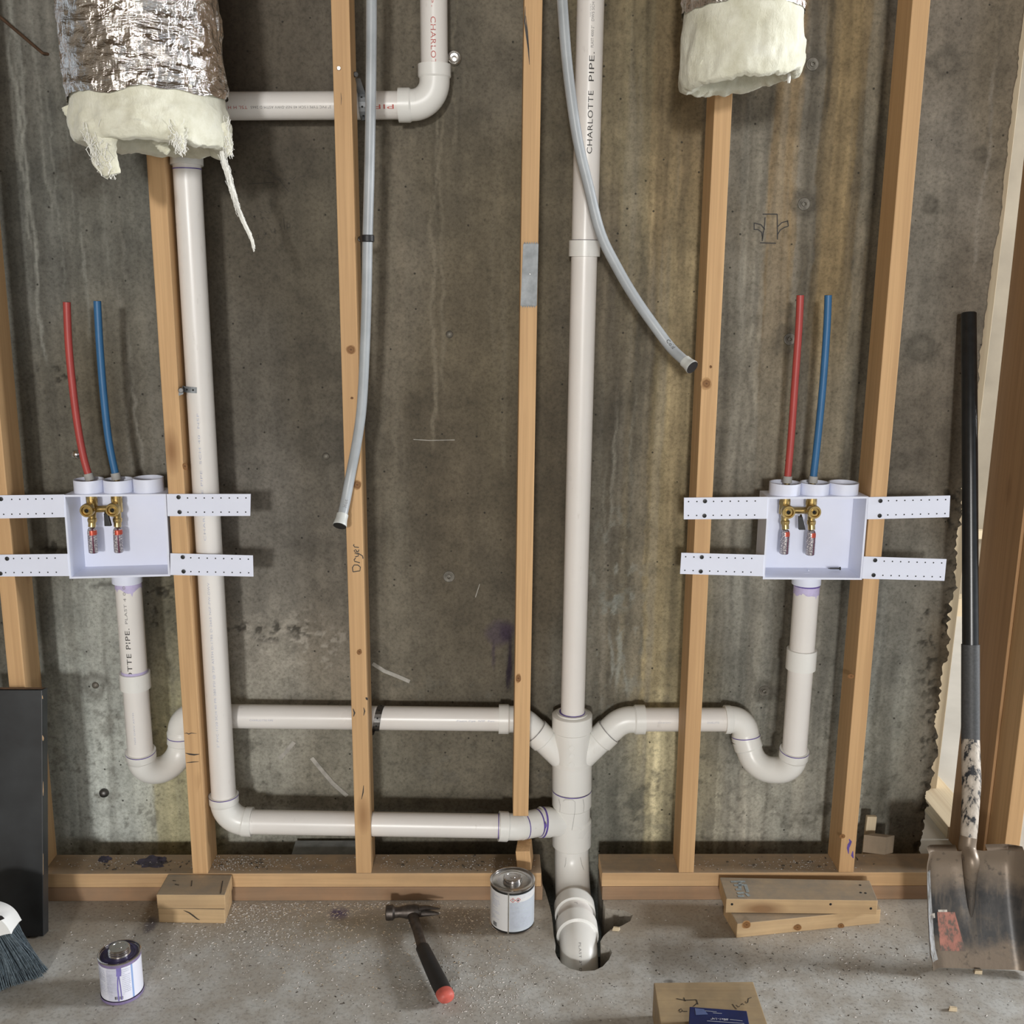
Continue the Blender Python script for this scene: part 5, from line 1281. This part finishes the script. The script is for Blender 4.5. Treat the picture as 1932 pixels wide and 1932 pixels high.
# ================================================================ CANS
def can(label, px, py, r, h, lab, lidmat, capr, caph, seam_ang, purple):
    c = PZ(px, py, 0); c.z = 0
    c = c + V((0, r, 0))
    e_ = empty('metal_can', c, label, 'can')
    lathe('body', [(r-.001, 0), (r+.0008, .0008), (r+.0008, .003), (r-.0008, .0042), (r-.0008, h-.005), (r+.0008, h-.0035), (r+.0008, h-.0008), (r-.0006, h), (r-.0022, h-.0006), (r-.003, h-.004), (.006, h-.004)], c, 'tinrim', e_, 56)
    lathe('paper_label', [(r-.0004, 0), (r-.0002, 0), (r-.0002, h-.020), (r-.0004, h-.020)], c+V((0, 0, .009)), lab, e_, 56)
    lathe('lid', [(r-.004, 0), (r-.006, .0012), (r*.72, .0012), (r*.70, .0004), (.01, .0004)], c+V((0, 0, h-.004)), lidmat, e_, 48)
    st = [(capr+.002, 0), (capr+.002, .002)]
    for k in range(3): st += [(capr, .002+caph*(k/3)+.0008), (capr+.0012, .002+caph*(k+.5)/3), (capr, .002+caph*(k+1)/3-.0008)]
    st += [(capr, caph+.002), (capr-.0015, caph+.0035), (capr*.7, caph+.0035), (capr*.68, caph+.0028), (capr*.35, caph+.0028), (capr*.33, caph+.0034), (.002, caph+.0034)]
    lathe('screw_cap', st, c+V((0, 0, h-.0035)), 'tinrim', e_, 40)
    return e_, c
# --- cement can, its seam and the two hazard diamonds
cc, c0 = can('grey labelled cement can with a silver screw lid beside the drain', 967, 1765, .0535, .117, 'cemlabel', 'tinlid', .0215, .0065, 0, False)
def on_can(c, r, a, z): return V((c.x+r*math.sin(a), c.y-r*math.cos(a), c.z+z))
ra = .0545
strip = [on_can(c0, ra-.0012, a, z) for z in (.003, .114) for a in (-.235, -.165)]
mesh('seam', strip, [(0, 1, 3, 2)], 'tinlid', cc)
mesh('dark_band', [on_can(c0, .0531, -1.5+3*k/30, z) for k in range(31) for z in (.0045, .0095)], [(2*k, 2*k+2, 2*k+3, 2*k+1) for k in range(30)], 'black', cc, True)
mesh('dark_band', [on_can(c0, .0531, -1.5+3*k/30, z) for k in range(31) for z in (.1055, .1105)], [(2*k, 2*k+2, 2*k+3, 2*k+1) for k in range(30)], 'black', cc, True)
mesh('label_panel', [on_can(c0, .0536, -.16+1.6*k/20, z) for k in range(21) for z in (.087, .1045)], [(2*k, 2*k+2, 2*k+3, 2*k+1) for k in range(20)], plain('label_white', (.70, .70, .70), .4, 0, .04), cc, True)
M['haz'] = plain('hazard_red', (.52, .06, .07), .45, 0, .08)
for k, a in enumerate((.00, .235)):
    zc3, hw, w_ = .0935, .0064, .0011
    for i in range(4):
        t0_, t1_ = i*math.pi/2, (i+1)*math.pi/2
        A, B = (math.cos(t0_)*hw, math.sin(t0_)*hw), (math.cos(t1_)*hw, math.sin(t1_)*hw)
        k2 = (hw-w_*1.5)/hw
        vs = [on_can(c0, .0539, a+x/.0535, zc3+z) for x, z in (A, B, (B[0]*k2, B[1]*k2), (A[0]*k2, A[1]*k2))]
        mesh('hazard_diamond', vs, [(0, 1, 2, 3)], 'haz', cc)
    if k == 0:
        for (z0_k, z1_k, w2) in ((-.0005, .0028, .0009), (-.0026, -.0017, .0009)):
            mesh('hazard_symbol', [on_can(c0, .0539, a+x/.0535, zc3+z) for x, z in ((-w2, z0_k), (w2, z0_k), (w2, z1_k), (-w2, z1_k))], [(0, 1, 2, 3)], 'ink', cc)
    else:
        mesh('hazard_symbol', [on_can(c0, .0539, a+x/.0535, zc3+z) for x, z in ((-.0018, -.0024), (.0018, -.0024), (.0021, -.0002), (.0008, .0012), (.0002, .0030), (-.001, .001), (-.0022, .0002))], [(0, 1, 2, 3, 4, 5, 6)], 'ink', cc)
for k in range(12):
    a = -1.02+.02*k
    mesh('barcode_bar', [on_can(c0, .0537, a+x, z) for x, z in ((0, .013), (.011 if k % 3 else .016, .013), (.011 if k % 3 else .016, .024), (0, .024))], [(0, 1, 2, 3)], 'ink', cc)
# --- primer can with drips
pc, c1_ = can('white labelled primer can with purple stained rim and drips', 218, 1897, .0440, .099, 'primlabel', 'purplelid', .0215, .013, 0, True)
mesh('purple_rim', [on_can(c1_, .0446, 2*math.pi*k/60, z) for k in range(61) for z in (.0895, .0955)], [(2*k, 2*k+2, 2*k+3, 2*k+1) for k in range(60)], plain('purple_wash', (.22, .175, .32), .35, .2, .25, 40), pc, True)
mesh('purple_rim', [on_can(c1_, .0452, 2*math.pi*k/60, z) for k in range(61) for z in (.001, .0075)], [(2*k, 2*k+2, 2*k+3, 2*k+1) for k in range(60)], bpy.data.materials['purple_wash'], pc, True)
M['drip'] = plain('purple_drip', (.19, .165, .42), .35, 0, .2, 40)
for pts, w_ in [([(.20, .0895), (.24, .075), (.20, .060), (.17, .040), (.18, .010)], .0028), ([(.34, .0895), (.30, .078), (.27, .066), (.30, .045), (.32, .012)], .0024), ([(.28, .090), (.28, .080), (.26, .070)], .010)]:
    pp_ = [on_can(c1_, .0444, a, z) for a, z in pts]
    ribbon('purple_drip', pp_, w_, 'drip', pc, V((.25, -1, 0)).normalized())
for k in range(9):
    a = .0+.045*k
    mesh('barcode_bar', [on_can(c1_, .0443, a+x, z) for x, z in ((0, .014), (.022 if k % 3 else .034, .014), (.022 if k % 3 else .034, .021), (0, .021))], [(0, 1, 2, 3)], 'ink', pc)

def text_rows(par, c, r, cols, mat, seed):
    r8 = random.Random(seed); vs, fs = [], []
    for (a0, a1, z0, z1, n_, h) in cols:
        for k in range(n_):
            z = z1-(z1-z0)*k/max(1, n_-1); a = a0
            while a < a1-.02:
                w_ = r8.uniform(.03, .11); e_ = min(a+w_, a1); b = len(vs)
                vs += [on_can(c, r, x, zz) for x, zz in ((a, z), (e_, z), (e_, z+h), (a, z+h))]; fs.append((b, b+1, b+2, b+3)); a = e_+.022
                if r8.random() < .08: break
    return tag(mesh('printed_text', vs, fs, mat, par), kind='stuff')
text_rows(cc, c0, .0537, [(-1.15, -.62, .030, .098, 19, .0016), (.30, 1.0, .096, .100, 2, .0012), (-.12, .9, .016, .083, 26, .0011)], 'blue_ink', 3)
text_rows(pc, c1_, .0443, [(-1.05, -.45, .022, .080, 15, .0017), (-.36, .10, .030, .082, 20, .0010), (.42, .80, .024, .082, 14, .0017)], 'blue_ink', 4)
# ================================================================ HAMMER
hz = .016
hm = empty('claw_hammer', PZ(785, 1745, 0), 'black claw hammer with a red end cap lying on the slab', 'hammer')
g0, g1, g2 = PZ(779, 1728, hz+.008), PZ(797, 1788, hz+.006), PZ(838, 1873, hz+.006)
neck = Path([g0, PZ(786, 1750, hz+.006), g1])
tube('shaft', neck, .011, 'headsteel', hm, 20, [(0, .0135), (neck.L*.5, .0115), (neck.L, .0125)], .7)
gp = Path([g1-(g1-PZ(786, 1750, hz+.006)).normalized()*.004, g1.lerp(g2, .5), g2]); L = gp.L
tube('grip', gp, .014, 'blackrub', hm, 24, [(0, .0135), (.004, .0160), (L*.3, .0172), (L*.55, .0182), (L*.8, .0190), (L, .0186)], .8)
cp2 = Path([g2-(g2-g1).normalized()*.001, g2+(g2-g1).normalized()*.024])
tube('end_cap', cp2, .016, 'redcap', hm, 24, [(0, .0190), (.012, .0192), (.019, .0170), (.023, .0115)], .8)
f0, f1 = PZ(728, 1722, .026), PZ(778, 1720, .026)
hd = Path([f0, PZ(747, 1721.5, .026), PZ(760, 1720.5, .026), f1, PZ(792, 1717, .026)])
L = hd.L
tube('head', hd, .015, 'headsteel', hm, 26, [(0, .0165), (.002, .0185), (.017, .0185), (.022, .0130), (.032, .0125), (L*.62, .0165), (L*.85, .0170), (L, .0125)])
for (pts, z) in (([(788, 1714), (803, 1712), (816, 1713), (830, 1714.5)], .034), ([(788, 1722), (804, 1722), (818, 1723), (828, 1724)], .018)):
    cl = Path([PZ(*p, z - (.006*i/3)) for i, p in enumerate(pts)])
    tube('claw', cl, .006, 'headsteel', hm, 14, [(0, .0110), (cl.L*.5, .0080), (cl.L, .0026)], .6)

def dense_(pts, k=5):
    out = []
    for i in range(len(pts)-1):
        p0, p1, p2, p3_ = pts[max(i-1, 0)], pts[i], pts[i+1], pts[min(i+2, len(pts)-1)]
        for j in range(k):
            t = j/k; out.append(.5*((2*p1)+(p2-p0)*t+(2*p0-5*p1+4*p2-p3_)*t*t+(3*p1-p0-3*p2+p3_)*t**3))
    return out+[pts[-1]]
# ================================================================ SHOVEL
sh_top, sh_bot = P(1828, 590, .165), V((0, 0, 0))
tipc = PZ(1840, 1826, .004)
so = empty('square_shovel', tipc, 'worn square shovel with black handle leaning on the wall at right', 'shovel')
ha = P(1831, 1395, -.075)
hb = P(1829, 1570, -.176)
hp_ = Path([sh_top, P(1830, 900, .075), P(1831, 1220, -.018), ha])
L = hp_.L; dg = dist_py(hp_, 1222, .016)
tube('handle', hp_, .0175, 'fibreglass', so, 26, [(0, .0165), (.003, .0178), (L*.5, .0182), (dg, .0186)])
tube('sleeve', hp_, .0195, 'grip', so, 26, [(dg-.001, .0205), (L+.0, .0208)])
sp = Path(fillet([ha-(hp_.tan(L))*.002, P(1833, 1480, -.125), P(1829, 1560, -.170), P(1824, 1612, -.194)], .3, 6))
tube('socket', sp, .02, 'socket', so, 24, [(0, .0205), (sp.L*.35, .0215), (sp.L*.7, .0190), (sp.L*.88, .0180), (sp.L, .015)])
# blade: a dished plate between its four image corners
TLb, TRb, BLb, BRb = P(1733, 1604, -.190), P(1922, 1602, -.190), PZ(1747, 1825, .003), PZ(1944, 1831, .003)
nu, nv = 26, 26
def blade_pt(u, v, back=False):
    p = TLb.lerp(TRb, u).lerp(BLb.lerp(BRb, u), v)
    side = abs(2*u-1)
    lift = .046*max(0, (side-.74)/.26)**1.6*(1-.35*v)       # raised sides
    dish = -.010*math.sin(math.pi*v)*(1-side*.4)
    rib = .013*math.exp(-((u-.49)/(.035+.10*max(0, .75-v)))**2)*max(0, 1-v*1.35)  # socket ridge running into the pan
    kink = .012*max(0, 1-v/.10)                             # rolled step at the shoulders
    n_ = V((0, -1, .35)).normalized()
    if u < .5: p = p + V((.004*(1 if v > .9 else 0), 0, 0))
    p = p + n_*(lift+dish+rib+kink*(side > .2))
    return p - (n_*.0022 if back else V((0, 0, 0)))
vs, fs = [], []
for b_ in (False, True):
    for i in range(nv+1):
        for j in range(nu+1):
            vs.append(blade_pt(j/nu, i/nv, b_))
W_ = nu+1; N_ = W_*(nv+1)
for i in range(nv):
    for j in range(nu):
        a = i*W_+j; fs.append((a, a+W_, a+W_+1, a+1)); a += N_; fs.append((a, a+1, a+W_+1, a+W_))
for j in range(nu): fs += [(j, j+1, N_+j+1, N_+j), (nv*W_+j+1, nv*W_+j, N_+nv*W_+j, N_+nv*W_+j+1)]
for i in range(nv): fs += [(i*W_+W_, i*W_, N_+i*W_, N_+i*W_+W_), (i*W_+nu, i*W_+W_+nu, N_+i*W_+W_+nu, N_+i*W_+nu)]
bl = mesh('blade', vs, fs, 'blade', so, True, (tipc.x, tipc.y, 0), .9)
for x0, x1, sg in ((.02, .36, 1), (.66, .97, 1)):
    vv = []
    for k in range(9):
        u = x0+(x1-x0)*k/8; p = blade_pt(u, 0); vv += [p, p+V((0, .014, .008)), p+V((0, .014, .006))]
    ff_ = []
    for k in range(8):
        for q_ in range(2): ff_.append((3*k+q_, 3*k+q_+1, 3*k+4+q_, 3*k+3+q_))
    mesh('foot_step', vv, ff_, 'blade', so, True)
rg = Path(dense_([sp.at(sp.L-.04), sp.at(sp.L-.012), blade_pt(.487, .07)+V((0, -.006, 0)), blade_pt(.488, .18)+V((0, -.004, 0)), blade_pt(.488, .30)+V((0, -.001, 0)), blade_pt(.490, .44)+V((0, .001, 0)), blade_pt(.49, .58)+V((0, .004, 0))]))
tube('socket_ridge', rg, .015, 'blade', so, 20, [(0, .0186), (.03, .0196), (rg.L*.35, .0180), (rg.L*.6, .0130), (rg.L*.85, .0085), (rg.L, .0040)], origin=(tipc.x, tipc.y, 0))
def blade_patch(nm, u0, u1, v0, v1, mat, skew=0, n=8):
    vv, ff_ = [], []
    for i in range(n+1):
        for j in range(n+1):
            v = v0+(v1-v0)*i/n; u = u0+(u1-u0)*j/n + skew*(i/n)*(j/n)
            vv.append(blade_pt(u, v)+V((0, -.0009, .0004)))
    for i in range(n):
        for j in range(n): a = i*(n+1)+j; ff_.append((a, a+n+1, a+n+2, a+1))
    return mesh(nm, vv, ff_, mat, so, True)
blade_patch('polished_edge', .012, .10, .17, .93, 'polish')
blade_patch('polished_edge', .02, .13, .545, .585, 'barcode')
blade_patch('sticker', .155, .33, .535, .86, 'sticker', .07)
blade_patch('barcode', .165, .255, .515, .565, 'barcode')

# ================================================================ BLACK BOARD, BROOM
a, b = PZ(-80, 1771, 0), PZ(82, 1771, 0); a.z = b.z = 0
yt = -.035
zt2 = P(90, 1306, yt).z
xt = P(80, 1306, yt).x
lean = V((0, yt-a.y, zt2)); nrm_ = V((0, lean.z, -lean.y)).normalized()*.03
a2 = V((a.x, a.y, .0)); b2 = V((b.x, b.y, .0))
bo = hexa('leaning_board', [a2, b2, b2+nrm_, a2+nrm_, a2+lean, V((xt, b2.y, 0))+lean, V((xt, b2.y, 0))+lean+nrm_, a2+lean+nrm_], 'blackboard', None, .0015)
zmin_ = min((WM[bo] @ v.co).z for v in bo.data.vertices); place(bo, Matrix.Translation((0, 0, -zmin_)) @ WM[bo])
tag(bo, 'scuffed black board leaning on the left stud', 'board')
def on_board(px, py):
    n_ = nrm_.normalized(); d = ray(px, py); t_ = ((a2-CAM).dot(n_))/d.dot(n_); return CAM+d*t_+V((0, -.0014, 0))
for pts, w_ in [([(80, 1387), (81, 1392), (82, 1397)], .006), ([(77, 1424), (78, 1429), (77, 1433)], .003), ([(82, 1474), (82, 1492), (82, 1501)], .002), ([(82, 1610), (82, 1650)], .0015), ([(80, 1312), (81, 1318)], .004)]:
    ribbon('chipped_edge', [on_board(x, y) for x, y in pts], w_, 'chip', bo, taper=True)
tpv = [a2+lean+V((0, -.001, -zmin_+.0012)), V((xt, b2.y, 0))+lean+V((-.002, -.001, -zmin_+.0012))]
mesh('worn_top_edge', [tpv[0]+V((0, .003, 0)), tpv[1]+V((0, .003, 0)), tpv[1]+V((0, .028, nrm_.z*.95)), tpv[0]+V((0, .028, nrm_.z*.95))], [(0, 1, 2, 3)], plain('worn_edge', (.17, .10, .06), .7, 0, .4, 40), bo)
# broom: the right end of its head and bristles reach into the frame
br = empty('push_broom', PZ(10, 1860, 0), 'broom with white head and dark blue grey bristles at the left edge', 'broom')
BYb = -.34
hc0, hc1 = P(-75, 1728, BYb), P(28, 1743, BYb)
top_ = [P(-120, 1735, BYb), P(-95, 1712, BYb), P(-60, 1702, BYb), P(-20, 1708, BYb), P(5, 1716, BYb), P(20, 1728, BYb), P(31, 1746, BYb)]
bot_ = [P(-118, 1765, BYb), P(-95, 1768, BYb), P(-60, 1768, BYb), P(-20, 1762, BYb), P(5, 1754, BYb), P(18, 1750, BYb), P(30, 1748, BYb)]
def dense(pts, k=5):
    out = []
    for i in range(len(pts)-1):
        p0, p1, p2, p3_ = pts[max(i-1, 0)], pts[i], pts[i+1], pts[min(i+2, len(pts)-1)]
        for j in range(k):
            t = j/k; out.append(.5*((2*p1)+(p2-p0)*t+(2*p0-5*p1+4*p2-p3_)*t*t+(3*p1-p0-3*p2+p3_)*t**3))
    return out+[pts[-1]]
top_ = dense(top_); bot_ = dense(bot_)
th = V((0, .05, 0)); n = len(top_); vs = []
for k, d_k in enumerate((0, .012, .038, .05)):
    ins = .004 if k in (0, 3) else 0
    vs += [p+V((0, d_k-.025, -ins)) for p in top_]+[p+V((0, d_k-.025, 0)) for p in bot_]
fs = []
for l in range(3):
    o0, o1 = l*2*n, (l+1)*2*n
    for i in range(n-1): fs += [(o0+i, o0+i+1, o1+i+1, o1+i), (o0+n+i+1, o0+n+i, o1+n+i, o1+n+i+1)]
    fs += [(o0+n, o0, o1, o1+n), (o0+n-1, o0+2*n-1, o1+2*n-1, o1+n-1)]
for i in range(n-1): fs += [(i, n+i, n+i+1, i+1), (6*n+i+1, 6*n+n+i+1, 6*n+n+i, 6*n+i)]
mesh('head', vs, fs, 'broomwhite', br, True, None, .7)
mesh('head_slot', [P(x, y, BYb-.0262) for x, y in ((-20, 1732), (-6, 1726), (4, 1728), (9, 1733), (0, 1737), (-12, 1740))], [(0, 1, 2, 3, 4, 5)], 'hole', br)
rb_ = random.Random(5); vs, fs = [], []
e0_, e1b = PZ(-150, 1915, 0), PZ(84, 1838, 0)
for k in range(1500):
    u = rb_.random(); dpt_ = rb_.uniform(-.02, .02)
    s0 = P(-112+138*u, 1764-14*u, BYb)+V((0, dpt_, 0))
    t1_ = e0_.lerp(e1b, u)+V((rb_.uniform(-.004, .004), rb_.uniform(-.014, .014), .0012+rb_.uniform(0, .006)))
    mid_ = s0.lerp(t1_, .55)+V((rb_.uniform(-.003, .003), 0, 0))
    w2 = .0007; b = len(vs); sd = V((1, 0, 0))*w2; sd2 = V((0, 1, .3))*w2
    for p in (s0, mid_, t1_): vs += [p-sd-sd2, p+sd-sd2, p+sd2]
    for q_ in (0, 3):
        for i in range(3): fs.append((b+q_+i, b+q_+(i+1) % 3, b+q_+3+(i+1) % 3, b+q_+3+i))
bs = mesh('bristles', vs, fs, 'bristle', br); tag(bs, kind='stuff')
hs = hc0+V((-.02, 0, .035)); tube('handle', [hs, hs+V((-.42, .22, 1.0))], .012, 'broomwhite', br, 16)

# ================================================================ DEBRIS
def chips(name, clusters, mat, seed, zf, size, label, cat):
    r5 = random.Random(seed); vs, fs = [], []
    for (x0, y0, sx_, sy_, n_) in clusters:
        for _ in range(n_):
            px, py = r5.gauss(x0, sx_), r5.gauss(y0, sy_)
            if zf == 0 and (py < 1702 or py > 1990): continue
            if zf > 0 and (py < 1614 or py > 1644): continue
            if zf == 0 and 1020 < px < 1200 and 1640 < py < 1835: continue
            if zf > 0 and 1015 < px < 1145: continue
            if r5.random() < .35: continue
            p = PZ(px, py, zf); s_ = size*r5.choice((.45, .5, .6, .65, .8, 1, 1.2)); b = len(vs)
            R_ = Matrix.Rotation(r5.uniform(0, 6.28), 3, 'Z')
            l, w_, h = s_*r5.uniform(.8, 1.8), s_*r5.uniform(.4, .8), s_*r5.uniform(.25, .6)
            for q_ in ((-l, -w_, 0), (l, -w_*.6, 0), (l*.7, w_, 0), (-l*.8, w_*.8, 0), (0, 0, h)): vs.append(p+R_ @ V(q_)*.5+V((0, 0, .0002)))
            fs += [(b, b+1, b+4), (b+1, b+2, b+4), (b+2, b+3, b+4), (b+3, b, b+4)]
    o_ = mesh(name, vs, fs, mat); tag(o_, label, cat, kind='stuff'); return o_
chips('pvc_shavings', [(470, 1735, 50, 22, 500), (430, 1760, 120, 35, 900), (250, 1790, 120, 50, 300), (640, 1790, 160, 50, 700), (900, 1850, 110, 45, 900), (940, 1890, 60, 30, 400), (700, 1880, 300, 60, 500), (1250, 1830, 160, 50, 260), (1580, 1790, 90, 40, 380), (1600, 1880, 220, 50, 260), (480, 1715, 60, 8, 300), (690, 1706, 90, 5, 250)],
      'chipwhite', 11, 0, .0042, 'fine white plastic shavings scattered over the slab', 'shavings')
chips('sawdust', [(620, 1735, 90, 20, 700), (690, 1712, 120, 7, 600), (880, 1730, 60, 18, 300), (930, 1740, 40, 20, 200), (650, 1800, 120, 40, 500), (900, 1800, 80, 40, 200)], 'chips', 12, 0, .0040, 'tan sawdust and wood shavings on the slab along the plate', 'sawdust')
chips('grit', [(1600, 1780, 120, 45, 260), (300, 1800, 150, 60, 120), (900, 1850, 300, 60, 200), (1300, 1800, 150, 50, 120), (1700, 1870, 140, 40, 120)], 'chipdark', 13, 0, .0042, 'dark grit scattered on the slab', 'grit')
chips('plate_shavings', [(440, 1628, 35, 8, 500), (200, 1630, 60, 7, 160), (560, 1630, 80, 8, 200), (800, 1630, 90, 9, 420), (950, 1630, 40, 8, 160), (1520, 1630, 50, 8, 180), (1400, 1630, 90, 8, 120)], 'chipwhite', 14, .0765, .0036, 'pale shavings lying on top of the plates', 'shavings')
chips('plate_grit', [(480, 1628, 15, 4, 30), (300, 1632, 70, 6, 60), (870, 1628, 60, 8, 60), (1480, 1630, 80, 7, 50)], 'chipdark', 15, .0765, .006, 'dark grit lying on top of the plates', 'grit')
# shavings curls and the two loose chips
rc = random.Random(21)
for k, (px, py, lab) in enumerate([(1797, 1906, 'small pale wood chip lying on the slab right of centre'), (1845, 1836, 'small pale chip at the foot of the shovel blade'), (1162, 1755, 'small pale mortar chip beside the drain hole')]):
    p = PZ(px, py, 0)
    tag(hexa('wood_chip', [p+V((-.010, -.004, .0005)), p+V((.007, -.006, .0005)), p+V((.011, .003, .0005)), p+V((-.006, .006, .0005)), p+V((-.008, -.003, .008)), p+V((.008, -.004, .009)), p+V((.009, .003, .007)), p+V((-.005, .004, .008))], 'pale', None, .0008), lab, 'chip')
